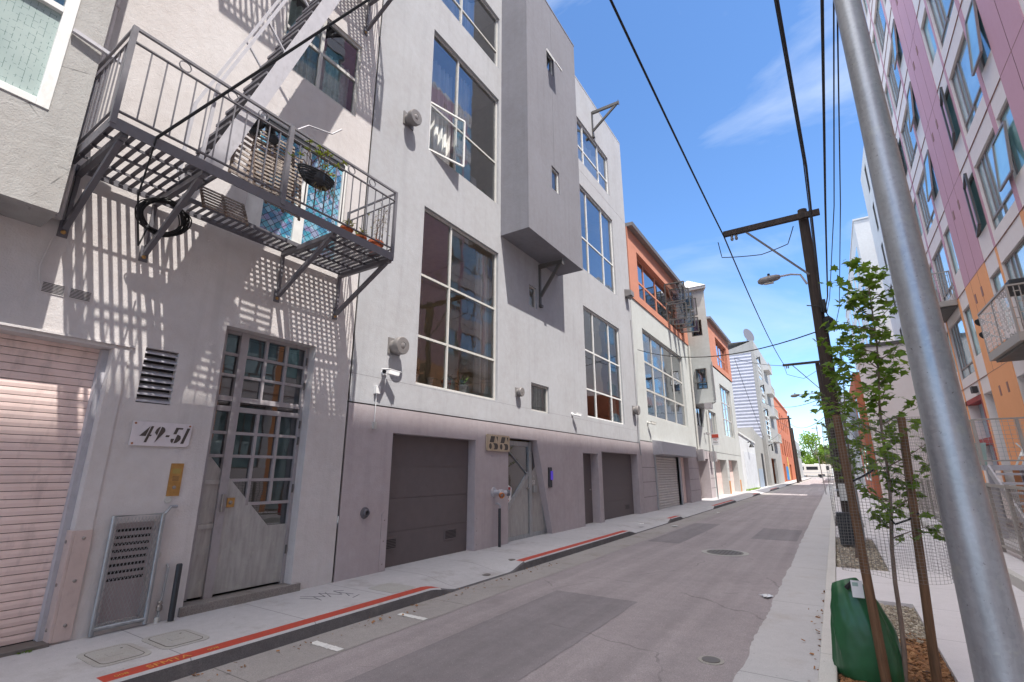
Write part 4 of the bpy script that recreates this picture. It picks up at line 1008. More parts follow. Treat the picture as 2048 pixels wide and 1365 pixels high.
m = MB(); m.tube([(XD + .05, 11.5, 1.22), (XD + .12, 11.48, 1.22), (XD + .12, 11.36, 1.22)], .014, 8); m.lathe((XD + .05, 11.5, 1.22), (1, 0, 0), [(.04, 0), (.04, .01)], 12); m.build('handle', M['bolt'], hd_)
MB().box(XD + .07, XD + .09, 11.75, 11.95, 1.1, 1.28).build('key_box', M['galv'], hd_)
text_part('house_number', '53', M['white_paint'], hd_, (XD + .034, 11.86, 1.36), .15, '+x', .002, label='small white 53 on the steel side panel')
text_part('house_number', 'L', M['white_paint'], hd_, (XD + .034, 11.88, 1.52), .09, '+x', .002)
st = MB(); st.prism([(XD + .031, 10.44, .9), (XD + .031, 10.72, .9), (XD + .031, 10.75, 1.25), (XD + .031, 10.6, 1.32), (XD + .031, 10.44, 1.3)], (.002, 0, 0)); k = st.build('alarm_sticker', M['plastic_white'], hd_)
m = MB(); m.box(XD + .0335, XD + .0345, 10.46, 10.7, 1.16, 1.27); m.lathe((XD + .0335, 10.58, .95), (1, 0, 0), [(.035, 0), (.035, .001)], 10); m.build('sticker_print', M['red_trim'], k)
m = MB(); m.box(XD + .0335, XD + .0345, 10.54, 10.62, 1.0, 1.08); m.box(XD + .0335, XD + .0345, 10.47, 10.68, 1.11, 1.13); m.build('sticker_figure', M['letter_dark'], k)
room(B, XD - .01, 1, 10.31, 12.55, 0, 2.45, 2.5, M['interior_warm'])
# sign 55
S5 = thing('address_sign', 'tan wooden plate with the number 55 cut in it, above the fire hose connection', 'sign', (X0, 9.8, 2.13))
M['tan_wood'] = wood('tan_wood', (.36, .26, .16), (.52, .44, .34), 16)
MB().prism([(X0 + .012, *p) for p in rrect(9.34, 10.3, 2.12, 2.5, .03, 3)], (.035, 0, 0)).build('plate', M['tan_wood'], S5)
m = MB(); XT = X0 + .0475
for oy in (9.41, 9.86):
    def sh(pts): m.prism([(XT, oy + a, b) for a, b in pts], (.001, 0, 0))
    sh([(.03, 2.315), (.2, 2.315), (.255, 2.46), (.09, 2.46)]); sh([(.30, 2.46), (.37, 2.46), (.37, 2.34)])
    sh([(.065 + .055 * math.cos(a), 2.225 + .068 * math.sin(a)) for a in [2 * math.pi * q / 16 for q in range(16)]])
    sh([(.17, 2.30), (.30, 2.30), (.345, 2.29), (.375, 2.255), (.38, 2.22), (.365, 2.18), (.33, 2.155), (.2, 2.155), (.235, 2.2), (.23, 2.25)])
m.build('lettering', M['letter_dark'], S5)
# fire hose connection
H_ = thing('hose_connection', 'gray twin fire hose connection with one bare brass mouth', 'hose connection', (X0, 9.69, 1.15))
m = MB(); m.lathe((X0 + .002, 9.69, 1.18), (1, 0, 0), [(.12, 0), (.115, .02), (.06, .035), (.05, .09), (.05, .15), (.07, .16), (.07, .26), (.05, .27)], 24); m.tube([(X0 + .2, 9.69, 1.18), (X0 + .28, 9.84, 1.17)], .055, 14); m.tube([(X0 + .2, 9.69, 1.18), (X0 + .28, 9.6, 1.13)], .055, 14)
m.build('body', M['steel_light'], H_, smooth=True)
m = MB(); m.lathe((X0 + .27, 9.6, 1.13), (1, -.6, -.25), [(.062, 0), (.068, .05), (.06, .06), (.045, .05), (.045, .0)], 18); m.build('brass_mouth', paint('copper', (.55, .2, .06), .35, metal=.6), H_)
m = MB(); m.lathe((X0 + .27, 9.84, 1.17), (1, .5, 0), [(.066, 0), (.07, .05), (.06, .075)], 8); m.build('cap', M['steel_paint'], H_)
m = MB(); m.tube([(X0 - .01, 9.78, .93), (X0 + .06, 9.78, .93), (X0 + .1, 9.8, .9), (X0 + .11, 9.82, .84)], .018, 8); single('drain_elbow', m, M['steel_light'], 'small gray pipe elbow just below the fire hose connection', 'pipe')
m = MB(); m.lathe((X0 + .001, 9.62, .52), (1, 0, 0), [(.045, 0), (.045, .006)], 16); m.lathe((X0 + .001, 9.6, 2.02), (1, 0, 0), [(.03, 0), (.03, .006)], 12); m.build('wall_button', M['mauve_stucco'], B)
m = MB(); m.lathe((X0 + .001, 5.9, .98), (1, 0, 0), [(.095, 0), (.09, .012), (.06, .02), (.052, .07), (.04, .07), (.036, .01)], 22); o = single('pipe_outlet', m, M['steel_paint'], 'round gray pipe outlet low on the wall before the first garage door', 'pipe outlet', smooth=True)
CB = thing('door_phone', 'slim black door phone with a violet lit panel right of the slanted door', 'door phone', (X0, 12.43, 1.22))
MB().box(X0 + .001, X0 + .03, 12.33, 12.53, 1.22, 1.76).build('housing', M['plastic_dark'], CB, bevel=.004)
e = bpy.data.materials.new('violet_lamp'); e.use_nodes = True; pb = e.node_tree.nodes['Principled BSDF']; pb.inputs['Base Color'].default_value = (.08, .05, .4, 1); pb.inputs['Emission Color'].default_value = (.1, .05, .6, 1); pb.inputs['Emission Strength'].default_value = .25
MB().box(X0 + .03, X0 + .045, 12.44, 12.56, 1.42, 1.66).build('panel', e, CB)
# dryer vents
def vent(y, z, r, lab, d=.24):
    t = thing('wall_vent', lab, 'vent', (X0, y, z - r), 'round metal wall vents')
    m = MB(); m.box(X0 + .001, X0 + .02, y - r * .9, y + r * .9, z - r * .9, z + r * .95); m.build('plate', M['duct'], t)
    m = MB(); m.lathe((X0 + .02, y, z), (1, 0, -.05), [(r * .78, 0), (r * .78, d * .55)], 28); m.build('duct', M['duct'], t, smooth=True)
    m = MB(); m.lathe((X0 + .02 + d * .5, y, z), (1, 0, -.05), [(r * .98, 0), (r, d * .08), (r, d * .4), (r * .93, d * .48), (r * .4, d * .49), (r * .38, d * .46), (r * .3, d * .5)], 28); m.build('cap', M['duct'], t, smooth=True)
vent(6.31, 9.05, .17, 'round capped vent between the fire escape shadow and the open casement'); vent(6.31, 3.95, .17, 'round capped vent above the white twin camera')
vent(10.75, 3.67, .12, 'small round vent between the plant window and the small square window', .14); vent(19.93, 4.12, .2, 'round vent low near the right edge of number 55', .22)
m = MB(); y, z = 19.95, 9.3; m.prism([(X0 + .001, y - .2, z + .2), (X0 + .3, y - .2, z + .12), (X0 + .3, y - .2, z - .1), (X0 + .001, y - .2, z - .15)], (0, .4, 0)); m.lathe((X0 + .18, y, z - .28), (0, 0, 1), [(.02, 0), (.12, .15)], 14)
single('wall_lamp', m, M['duct'], 'hooded gray lamp high at the right edge of number 55', 'wall lamp')
def camera_(y, z, lab, s=1.0, twin=False, mat='plastic_white'):
    t = thing('security_camera', lab, 'security camera', (X0, y, z), 'security cameras on the left walls')
    m = MB(); m.lathe((X0 + .001, y, z), (1, 0, 0), [(.05 * s, 0), (.05 * s, .03 * s)], 14); m.tube([(X0 + .03 * s, y, z), (X0 + .12 * s, y, z - .03 * s)], .018 * s, 8); m.build('mount', M[mat], t)
    for d in ((-1, 1) if twin else (1,)):
        m = MB(); a = Vector((X0 + .1 * s, y + .02 * d * s, z)); dr = Vector((.5, .75 * d, -.18)).normalized(); m.bar(a, a + dr * .17 * s, .075 * s, .07 * s); m.bar(a + dr * .0 + Vector((0, 0, .045 * s)), a + dr * .2 * s + Vector((0, 0, .04 * s)), .085 * s, .012 * s)
        h = m.build('camera_head', M[mat], t, bevel=.006 * s); m = MB(); m.lathe(a + dr * .17 * s, dr, [(.03 * s, 0), (.03 * s, .006 * s)], 12); m.build('lens', M['black'], h)
camera_(6.1, 3.42, 'white two-headed security camera under the capped vent', 1.15, True)
camera_(14.0, 3.4, 'single white security camera right of the small square window', 1.15)
camera_(21.7, 3.75, 'beige security camera on the white building beside the roller shutter', 1.5, mat='frame_cream')
camera_(33.4, 4.0, 'dark security camera below the open hopper of the white building', 1.4, mat='frame_gray')
t = thing('junction_box', 'small white junction box with a thin conduit dropping from it', 'junction box', (X0, 5.95, 2.3))
MB().box(X0 + .001, X0 + .07, 5.9, 6.0, 3.0, 3.14).build('box', M['plastic_white'], t, bevel=.005); m = MB(); m.tube([(X0 + .02, 5.95, 3.0), (X0 + .02, 5.95, 2.5)], .009, 6); m.build('conduit', M['plastic_white'], t); MB().box(X0 + .001, X0 + .05, 5.92, 5.98, 2.38, 2.5).build('lower_box', M['frame_cream'], t)
m = MB(); m.tube([(X0 + .025, 20.3, 8.2), (X0 + .025, 20.35, 6), (X0 + .025, 20.3, 2.9), (X0 + .025, 20.45, 2.3)], .02, 6); m.build('conduit', M['gray_stucco'], B)

# ------------------------------------------------------------------ plants and things on the balcony and sill
def leaf_blade(mb, base, dr, L_, W_, bend=.3):
    dr = Vector(dr).normalized(); side = dr.cross(Vector((0, 0, 1))); side = side.normalized() if side.length > .05 else Vector((1, 0, 0))
    p = Vector(base); pts = []
    for i in range(5):
        t_ = i / 4; q = p + dr * L_ * t_ + Vector((0, 0, -bend * L_ * t_ * t_)); w = W_ * math.sin(math.pi * (.15 + .85 * t_)) * (1 - t_ * .55)
        pts.append((q - side * w, q + side * w))
    for a, b in zip(pts[:-1], pts[1:]): mb.face([a[0], a[1], b[1], b[0]])
def pot(x, y, z, r, h, mat, name, lab, kind, seed=1, grp=None):
    t = thing(name, lab, 'potted plant', (x, y, z), grp)
    m = MB(); m.lathe((x, y, z), (0, 0, 1), [(r * .68, 0), (r * .9, h * .78), (r, h * .8), (r, h), (r * .88, h), (r * .86, h * .88), (.001, h * .86)], 22); m.build('pot', M[mat], t, smooth=True)
    rr = random.Random(seed); c = Vector((x, y, z + h * .9))
    if kind == 'twig':
        m = MB()
        for k in range(5):
            p = [c]; d = Vector((rr.uniform(-.4, .4), rr.uniform(-.5, .5), 1))
            for i in range(7): p.append(p[-1] + d.normalized() * .1 * r / .13); d += Vector((rr.uniform(-.35, .35), rr.uniform(-.4, .4), rr.uniform(-.1, .1)))
            m.tube(p, [.006 * (1 - i / 9) for i in range(8)], 5)
            for q in p[2:]: 
                for s in range(3): e_ = q + Vector((rr.uniform(-1, 1), rr.uniform(-1, 1), rr.uniform(-.3, .7))) * .09; m.tube([q, e_], .002, 4)
        m.build('branches', M['bark'], t)
        m = MB()
        for k in range(26): leaf_blade(m, c + Vector((rr.uniform(-.15, .15), rr.uniform(-.15, .15), rr.uniform(.1, .6))), (rr.uniform(-1, 1), rr.uniform(-1, 1), rr.uniform(-1, .5)), .05, .012)
        m.build('leaves', M['leaf_dry'], t)
    elif kind == 'aloe':
        m = MB()
        for k in range(22):
            a = k * 2.4; e = .3 + .9 * rr.random(); leaf_blade(m, c, (math.cos(a) * (1.2 - e), math.sin(a) * (1.2 - e), e), .26 * r / .09 * rr.uniform(.7, 1), .018 * r / .09, .1)
        m.build('leaves', M['aloe'], t)
    elif kind == 'bush':
        m = MB()
        for k in range(60): a = rr.uniform(0, 6.28); leaf_blade(m, c + Vector((rr.uniform(-1, 1), rr.uniform(-1, 1), rr.uniform(0, 2))) * r * .6, (math.cos(a), math.sin(a), rr.uniform(-.2, 1)), .07 * r / .09, .016, .3)
        m.build('leaves', M['leaf_dry'], t)
    return t
g_ = 'terracotta pots on the fire balcony'
pot(XO - .22, 4.77, 4.98, .13, .22, 'terracotta', 'potted_plant', 'large terracotta pot with a bare leggy shrub at the balcony corner', 'twig', 1, g_)
pot(XO - .16, 4.42, 4.98, .1, .14, 'terracotta', 'potted_plant', 'middle low terracotta pot beside the corner shrub', 'bush', 2, g_)
pot(XO - .12, 4.13, 4.98, .1, .15, 'terracotta', 'potted_plant', 'third terracotta pot, nearest the stair opening', 'bush', 3, g_)
g_ = 'pots on the sill of the tall window'
xs = X0 - .25
pot(xs, 7.15, 3.38, .11, .2, 'pot_white', 'potted_plant', 'cream pot with a dry fern at the left end of the window sill', 'bush', 4, g_)
pot(xs, 7.62, 3.38, .085, .2, 'pot_white', 'potted_plant', 'bare white mug-like pot between the dry fern and the mullion', 'none', 5, g_)
pot(xs, 8.17, 3.38, .12, .23, 'terracotta', 'potted_plant', 'orange clay pot with a spiky dry plant right of the mullion', 'bush', 6, g_)
pot(xs, 8.72, 3.38, .13, .2, 'pot_white', 'potted_plant', 'white pot with a green aloe in the tall window', 'aloe', 7, g_)
pot(xs, 9.35, 8.8, .08, .12, 'pot_white', 'potted_plant', 'small white pot with green sprouts in the upper casement window', 'aloe', 8)
# paper card in upper window, picture in room
m = MB(); m.prism([(X0 - .2, 8.85, 8.82), (X0 - .2, 9.08, 8.82), (X0 - .22, 9.06, 9.2), (X0 - .22, 8.83, 9.2)], (-.01, 0, 0)); single('paper_card', m, M['plastic_white'], 'white card leaning in the upper casement window', 'card')
m = MB(); m.box(X0 - 2.6, X0 - 2.55, 8.1, 9.0, 4.2, 5.2); single('wall_picture', m, M['interior_dark'], 'dark framed picture inside the room behind the plants', 'picture')
# slatted racks leaning on the railing
def rack(c, w, h, tilt, lab, ry=0, n=12):
    t = thing('slatted_rack', lab, 'slatted rack', c, 'slatted wooden racks stacked on the balcony')
    m = MB(); c = Vector(c)
    ux = Vector((math.sin(tilt) * .0, math.cos(ry), math.sin(ry))); uz = Vector((-math.sin(tilt), -math.sin(ry), math.cos(tilt) * math.cos(ry))); 
    for i in range(n):
        a = c + uz * (h * (i + .5) / n); m.bar(a, a + ux * w, .012, h / n * .45, up=uz)
    m.build('slats', M['crate'], t)
    for u in (0.02, .5, .98): MB().bar(c + ux * w * u + Vector((-.015, 0, 0)), c + ux * w * u + uz * h + Vector((-.015, 0, 0)), .03, .02, up=(1, 0, 0)).build('rail', M['bark'], t)
    return t
rack((XO - .12, 2.42, 5.1), .42, .75, .12, 'pale slatted rack left of the stack, by the stair', -.1, 9)
rack((XO - .1, 2.72, 5.02), .55, .95, .1, 'tall slatted rack in the middle of the stack', .05, 17)
rack((XO - .22, 2.95, 5.0), .5, 1.1, .2, 'slatted rack leaning behind the middle post', -.05, 15)
rack((XO - .45, 2.35, 4.72), .55, .42, .5, 'low slatted rack hanging in the stair opening', 0, 7)
t = thing('cushion_bundle', 'crumpled black and white bundle on top of the slatted racks', 'bundle', (XO - .2, 2.85, 5.95)); m = MB(); rr = random.Random(2)
for k in range(7):
    c = (XO - .22 + rr.uniform(-.05, .05), 2.72 + rr.uniform(-.12, .2), 5.98 + rr.uniform(-.1, .12)); m.lathe(c, (rr.uniform(-1, 1), rr.uniform(-1, 1), rr.uniform(-1, 1)), [(.01, -.07), (.06, -.04), (.075, 0), (.05, .05), (.01, .08)], 10)
m.build('fabric', M['plastic_dark'], t, smooth=True); m = MB(); m.lathe((XO - .18, 2.72, 6.12), (1, .4, .3), [(.01, -.06), (.06, -.03), (.06, .02), (.01, .05)], 10); m.build('cloth', M['plastic_white'], t, smooth=True)
HB = thing('planter_basket', 'dark wire basket planter hooked on the railing with yellow-green succulents', 'planter', (XO + .1, 3.75, 5.5)); c = Vector((XO + .0, 3.42, 5.42))
m = MB()
for i in range(6):
    z = c.z + .03 * i; r_ = .1 + .05 * math.sin(i / 5 * 1.57)
    pts = [(c.x + .08 + r_ * .7 * math.cos(a), c.y + r_ * 1.8 * math.sin(a), z) for a in [2 * math.pi * q / 20 for q in range(21)]]; m.tube(pts, .014, 5, cap=False)
m.lathe((c.x + .08, c.y, c.z - .02), (0, 0, 1), [(.06, 0), (.12, .06), (.13, .15)], 14); m.build('basket', M['plastic_dark'], HB)
m = MB(); m2 = MB(); rr = random.Random(12)
for k in range(17):
    p = [c + Vector((.08, rr.uniform(-.15, .15), .17))]; d = Vector((rr.uniform(-.3, .6), rr.uniform(-.9, .9), rr.uniform(.1, 1)))
    for i in range(5): p.append(p[-1] + d.normalized() * rr.uniform(.05, .1)); d += Vector((rr.uniform(-.5, .5), rr.uniform(-.5, .5), rr.uniform(-.5, .5)))
    m.tube(p, .006, 5)
    for q in range(9): a = rr.uniform(0, 6.28); leaf_blade(m2, p[-1], (math.cos(a), math.sin(a), rr.uniform(-.3, .9)), .06, .012, .1)
m.build('stems', M['bark'], HB); m2.build('leaves', M['succ'], HB)
m = MB(); rr = random.Random(13)
for k in range(26):
    p = [c + Vector((.1, rr.uniform(.0, .3), .1))]; d = Vector((rr.uniform(-.2, .3), rr.uniform(-.3, .3), -1))
    for i in range(4): p.append(p[-1] + d.normalized() * .06); d += Vector((rr.uniform(-.4, .4), rr.uniform(-.4, .4), 0))
    m.tube(p, .004, 4)
m.build('trailing_roots', M['leaf_dry'], HB)
m = MB(); m.tube([(XO - .02, 3.1, 6.1), (XO - .02, 3.28, 6.3), (XO + .06, 3.6, 6.34), (XO + .1, 3.72, 6.48)], .011, 8); single('bent_rod', m, M['steel_light'], 'bent gray metal rod sticking up from the middle railing post', 'rod')
m = MB(); m.box(XO - .1, XO - .04, 2.75, 3.95, 5.97, 6.06); single('window_box', m, M['plastic_dark'], 'long dark trough behind the top rail of the balcony', 'trough', bevel=.01)
# ================================================================== WHITE AND ORANGE BUILDING
Wb = thing('apartment_building', 'off-white building with orange top storey, roller shutter and pyramid-roofed bay', 'building', (X0, 33.5, 0))
Y0, Y1 = 20.52, 47.6
ow = [(21.75, 30.1, 9.75, 12.1, .3), (41.1, 46.1, 9.95, 12.3, .3)]
mb = MB(); 
for a, b, c, d, o_ in ((Y0, 31.25, 9.4, 12.95, ow[0]), (38.4, Y1, 9.5, 13.1, ow[1])):
    mb = MB(); wallface(mb, X0 + .05, 1, a, b, c, d, [o_])
    mb.face([(X0, a, c), (X0 + .05, a, c), (X0 + .05, a, d), (X0, a, d)]); mb.face([(X0, a, c), (X0, b, c), (X0 + .05, b, c), (X0 + .05, a, c)]); mb.face([(X0 + .05, b, c), (X0, b, c), (X0, b, d), (X0 + .05, b, d)])
    mb.build('upper_wall', M['orange_stucco'], Wb, label='orange top storey wall')
lw = [(21.92, 29.4, 4.1, 8.25, .2), (31.6, 33.6, 4.4, 5.65, .12), (35.5, 38.1, 3.95, 5.75, .15), (41.0, 45.8, 4.3, 8.4, .2)]
gl_ = [(22.4, 26.4, -.05, 2.36, .18), (26.9, 28.5, -.05, 2.38, .3), (30.9, 33.9, -.05, 2.4, 1.0), (36.0, 40.3, -.05, 2.45, .5), (41.2, 45.4, -.05, 2.5, .5)]
mb = MB(); wallface(mb, X0, 1, Y0, Y1, 2.94, 9.4, lw); wallface(mb, X0, 1, 31.25, 38.4, 9.4, 13.0, [])
shell(mb, X0, 1, 12, Y0, Y1, -.05, 13.0); mb.face([(X0, Y0, 12.95), (X0, Y1, 12.95), (X0 - 12, Y1, 12.95), (X0 - 12, Y0, 12.95)]); mb.build('wall', M['white_stucco'], Wb)
mb = MB(); wallface(mb, X0, 1, Y0, 35.2, -.05, 2.9, gl_[:3]); lo1 = mb.build('lower_wall', M['mauve_stucco'], Wb); mb = MB(); wallface(mb, X0, 1, 35.2, Y1, -.05, 2.9, gl_[3:]); mb.build('lower_wall', M['white_stucco'], Wb)
m = MB(); m.box(X0 - .02, X0 - .005, Y0, Y1, 2.89, 2.945)
for z in (.6, 1.2, 1.8): 
    for a, b in ((20.55, 22.3), (28.6, 30.8), (34.0, 35.9), (40.4, 41.1)): m.box(X0 + .0005, X0 + .004, a, b, z, z + .02)
m.build('wall_joint', M['frame_dark'], Wb)
for a, b, z in ((Y0, 31.3, 12.95), (38.35, Y1 + .1, 13.1)): MB().prism([(X0 - .3, a, z), (X0 + .32, a, z), (X0 + .36, a, z + .16), (X0 - .3, a, z + .2)], (0, b - a, 0)).build('gutter_eave', M['duct'], Wb)
window(Wb, X0 + .05, 1, *ow[0][:4], (23.35, 25.4, 27.7), (10.8,), rec=.22, fw=.1, mw=.1, fmat='orange_stucco', gmat='glass_blue', inside='interior_dark', label='orange-framed top storey window with sashes folded out')
window(Wb, X0 + .05, 1, *ow[1][:4], (42.3, 43.5, 44.8), (11.0,), rec=.22, fw=.1, mw=.1, fmat='orange_stucco', gmat='glass_blue', inside='interior_dark')
window(Wb, X0, 1, *lw[0][:4], (23.6, 25.4, 27.35), (5.35, 6.7), rec=.12, fw=.08, mw=.09, fmat='frame_cream', gmat='glass_blue', inside='interior_dark', curtain=[(22.5, 29, 4.2, 5.2, .05, 'lace')], label='big twelve-pane window over the roller shutter')
window(Wb, X0, 1, *lw[1][:4], (32.6,), (), rec=.08, fw=.07, fmat='frame_dark', gmat='glass_dark', inside='interior_dark')
window(Wb, X0, 1, *lw[2][:4], (36.3, 37.2), (), rec=.1, fw=.07, fmat='frame_cream', gmat='glass_dark', inside='interior')
window(Wb, X0, 1, *lw[3][:4], (42.2, 43.4, 44.6), (5.7, 7.05), rec=.12, fw=.09, mw=.08, fmat='frame_cream', gmat='glass_dark', inside='interior_dark')
# folded-out sashes
def sash(yh, z0, z1, w, th):
    m = MB(); g = MB()
    c, s = math.cos(th), math.sin(th); x0 = X0 + .05
    P = lambda u, z: (x0 + u * s, yh + u * c, z)
    for a, b in ((P(0, z0), P(0, z1)), (P(w, z0), P(w, z1)), (P(0, z0), P(w, z0)), (P(0, z1), P(w, z1))): m.bar(a, b, .06, .06)
    g.face([P(0, z0), P(w, z0), P(w, z1), P(0, z1)]); g.build('pane', M['glass_dark'], m.build('folded_sash', M['frame_dark'], Wb))
for yh, th in ((26.6, 1.5), (27.6, 1.3), (28.5, 1.45), (29.5, 1.2)):
    for z0, z1 in ((9.85, 10.75), (10.9, 12.0)): sash(yh, z0, z1, 1.05, th)
# roller shutter and its hood
m = MB(); z = .0
while z < 2.28:
    m.prism([(X0 - .16, 22.45, z), (X0 - .1, 22.45, z + .02), (X0 - .1, 22.45, z + .09), (X0 - .16, 22.45, z + .11)], (0, 3.9, 0)); z += .115
rs = m.build('roller_shutter', M['shutter_white'], Wb); MB().box(X0 - .2, X0 - .165, 22.42, 26.4, 0, 2.36).build('backing', M['frame_gray'], rs)
MB().box(X0 - .1, X0 + .04, 22.3, 22.45, 0, 2.36).build('guide_rail', M['galv'], rs); MB().box(X0 - .1, X0 + .04, 26.4, 26.52, 0, 2.36).build('guide_rail', M['galv'], rs)
MB().prism([(X0 + .002, 22.2, 2.36), (X0 + .42, 22.2, 2.4), (X0 + .42, 22.2, 2.95), (X0 + .002, 22.2, 3.02)], (0, 6.6, 0)).build('shutter_hood', M['steel_light'], Wb, label='painted metal hood box over the roller shutter')
MB().box(X0 - .3, X0 - .25, 26.9, 28.5, 0, 2.38).build('door', M['shutter_pink'], Wb)
room(Wb, X0 - .9, 1, 30.9, 33.9, 0, 2.4, .2, M['mauve_stucco'], name='entry_recess')
for a, b, z in ((36.0, 40.3, 2.45), (41.2, 45.4, 2.5)):
    m = MB()
    for i in range(6): m.box(X0 - .48, X0 - .44, a + .01, b - .01, i * z / 6 + .006, (i + 1) * z / 6 - .006)
    m.box(X0 - .5, X0 - .46, a, b, 0, z); m.build('garage_door', M['shutter_pink'], Wb)
rust = paint('rust_orange', (.48, .23, .09), .8, dirt=.4)
for y in (40.5, 45.6): MB().box(X0 + .001, X0 + .03, y, y + .5, 0, .95).build('rusty_guard', rust, Wb, label='rusty corner plate beside the far garage doors')
MB().tube([(X0 + .1, 31.0, 9.3), (X0 + .08, 31.0, 3.2), (X0 + .05, 31.0, 2.2)], .06, 8).build('downspout', M['frame_cream'], Wb); MB().tube([(X0 + .08, 34.6, 5.6), (X0 + .08, 34.5, 2.4)], .05, 8).build('downspout', M['frame_cream'], Wb)
for y in (30.6, 34.25): MB().box(X0 + .05, X0 + .4, y, y + .42, 2.25, 2.9).build('wall_lamp', M['frame_gray'], Wb)
# projecting bay with pyramid roof
XT_ = -5.45; mb = MB(); tz = 13.0; bz = 5.68; t0, t1 = 31.3, 34.4
def wally(mb, Y, x0, x1, z0, z1, ops, d=.12):
    xs = sorted({x0, x1, *[o[0] for o in ops], *[o[1] for o in ops]}); zs = sorted({z0, z1, *[o[2] for o in ops], *[o[3] for o in ops]})
    for i in range(len(xs) - 1):
        for j in range(len(zs) - 1):
            if any(o[0] < (xs[i] + xs[i + 1]) / 2 < o[1] and o[2] < (zs[j] + zs[j + 1]) / 2 < o[3] for o in ops): continue
            mb.face([(xs[i], Y, zs[j]), (xs[i + 1], Y, zs[j]), (xs[i + 1], Y, zs[j + 1]), (xs[i], Y, zs[j + 1])])
    for a, b, c, e in ops:
        for q in ([(a, Y, c), (b, Y, c), (b, Y + d, c), (a, Y + d, c)], [(a, Y, e), (a, Y + d, e), (b, Y + d, e), (b, Y, e)], [(a, Y, c), (a, Y + d, c), (a, Y + d, e), (a, Y, e)], [(b, Y, c), (b, Y, e), (b, Y + d, e), (b, Y + d, c)]): mb.face(q)
tw = [(-6.45, -5.8, 9.95, 11.0), (-6.45, -5.82, 6.55, 7.85)]
wally(mb, t0, X0, XT_, bz, tz, tw); mb.face([(XT_, t0, bz), (X0 + .02, t1, bz), (X0 + .02, t1, tz), (XT_, t0, tz)]); mb.face([(X0, t0, bz), (X0 + .02, t1, bz), (XT_, t0, bz)])
mb.build('bay', M['white_stucco'], Wb)
for k_, (a, b, c, e) in enumerate(tw):
    m = MB()
    for q in ((a, a + .06, c, e), (b - .06, b, c, e), (a + .06, b - .06, c, c + .06), (a + .06, b - .06, e - .06, e)): m.box(q[0], q[1], t0 + .04, t0 + .1, q[2], q[3])
    w_ = m.build('window', M['frame_dark'], Wb); MB().face([(a, t0 + .09, c), (b, t0 + .09, c), (b, t0 + .09, e), (a, t0 + .09, e)]).build('pane', M['glass_dark'], w_)
    MB().box(a, b, t0 + .3, t0 + .32, c, e).build('blind', M['interior_dark' if k_ == 0 else 'lace'], w_)
m = MB(); a, b, c, e = tw[1]
for p, q in (((a, t0, e - .05), (b, t0, e - .05)), ((a, t0 - .35, 6.9), (b, t0 - .35, 6.9)), ((a, t0, e - .05), (a, t0 - .35, 6.9)), ((b, t0, e - .05), (b, t0 - .35, 6.9))): m.bar(p, q, .05, .05)
hp = m.build('hopper_sash', M['frame_dark'], Wb); MB().face([(a, t0 - .01, e - .05), (a, t0 - .35, 6.92), (b, t0 - .35, 6.92), (b, t0 - .01, e - .05)]).build('pane', M['glass_blue'], hp)
m = MB(); ap = (-6.75, 33.2, 14.5); cs_ = [(X0 - .9, t0 - .25, tz + .18), (XT_ + .2, t0 - .25, tz + .18), (X0 + .15, t1 + .3, tz + .18), (X0 - .9, t1 + .3, tz + .18)]
for i in range(4): m.face([cs_[i], cs_[(i + 1) % 4], ap])
m.prism([(X0, t0 - .22, tz), (XT_ + .18, t0 - .22, tz), (X0 + .13, t1 + .25, tz), (X0, t1 + .25, tz)], (0, 0, .175)); M['shingle'] = stucco('shingle', (.42, .42, .42), bump=.6, var=.15); m.build('bay_roof', M['shingle'], Wb)
m = MB(); m.tube([(XT_ + .02, t0 - .03, 8.2), (XT_ + .02, t0 - .03, 5.8)], .025, 6); m.box(-6.1, -5.7, t0 - .2, t0 + .2, 5.3, 5.67); m.build('flood_lamp', M['frame_gray'], Wb)
# parking sign on its post
PS = thing('parking_sign', 'white and red parking sign on a slim galvanised post in front of the white building', 'sign', (-6.3, 33.4, 0))
m = MB(); m.tube([(-6.3, 33.4, 0), (-6.3, 33.4, 3.95)], .035, 8); m.build('post', M['galv'], PS)
MB().box(-6.3, -5.86, 33.3, 33.31, 3.25, 3.95).build('plate', M['plastic_white'], PS)
MB().box(-6.28, -5.88, 33.285, 33.299, 3.7, 3.92).build('red_band', M['red_paint'], PS)
text_part('lettering', 'NO', M['red_trim'], PS, (-6.08, 33.28, 3.58), .15, '-y', .002); text_part('lettering', 'PARK', M['letter_dark'], PS, (-6.08, 33.28, 3.4), .12, '-y', .002)

# ------------------------------------------------------------------ buildings further down on the left
Lw = thing('low_building', 'low white garage with a curved top beside the white and orange building', 'building', (X0, 54, 0))
mb = MB(); prof = [(47.65, 4.95), (50, 4.95), (54, 4.85), (57.8, 4.5)]
mb.prism([(X0 + .01, 47.65, -.1)] + [(X0 + .01, y, z) for y, z in reversed([(57.8, 0)])] + [(X0 + .01, y, z) for y, z in reversed(prof)], (-9, 0, 0)); mb.build('wall', M['bright_stucco'], Lw)
MB().box(X0 + .012, X0 + .06, 49.5, 57.0, .05, 3.4).build('garage_door', corrug('white_corrug', (.68, .70, .74), .3, 1, .01), Lw)
m = MB(); m.tube([(X0 + .1, 52.2, 4.3), (X0 + .35, 52.2, 4.4), (X0 + .4, 52.2, 4.1)], .05, 6); m.lathe((X0 + .4, 52.2, 3.85), (0, 0, 1), [(.25, 0), (.1, .3)], 12); m.build('wall_lamp', M['black'], Lw)
m = MB(); m.prism([(X0 + .1, 47.6, 4.9), (X0 + .1, 57.9, 4.45), (X0 + .1, 57.9, 4.6), (X0 + .1, 47.6, 5.05)], (-9.2, 0, 0)); m.build('roof_edge', M['frame_white'], Lw)
m = MB(); m.box(X0 + .02, X0 + .05, 58.0, 66.0, 0, 4.6); 
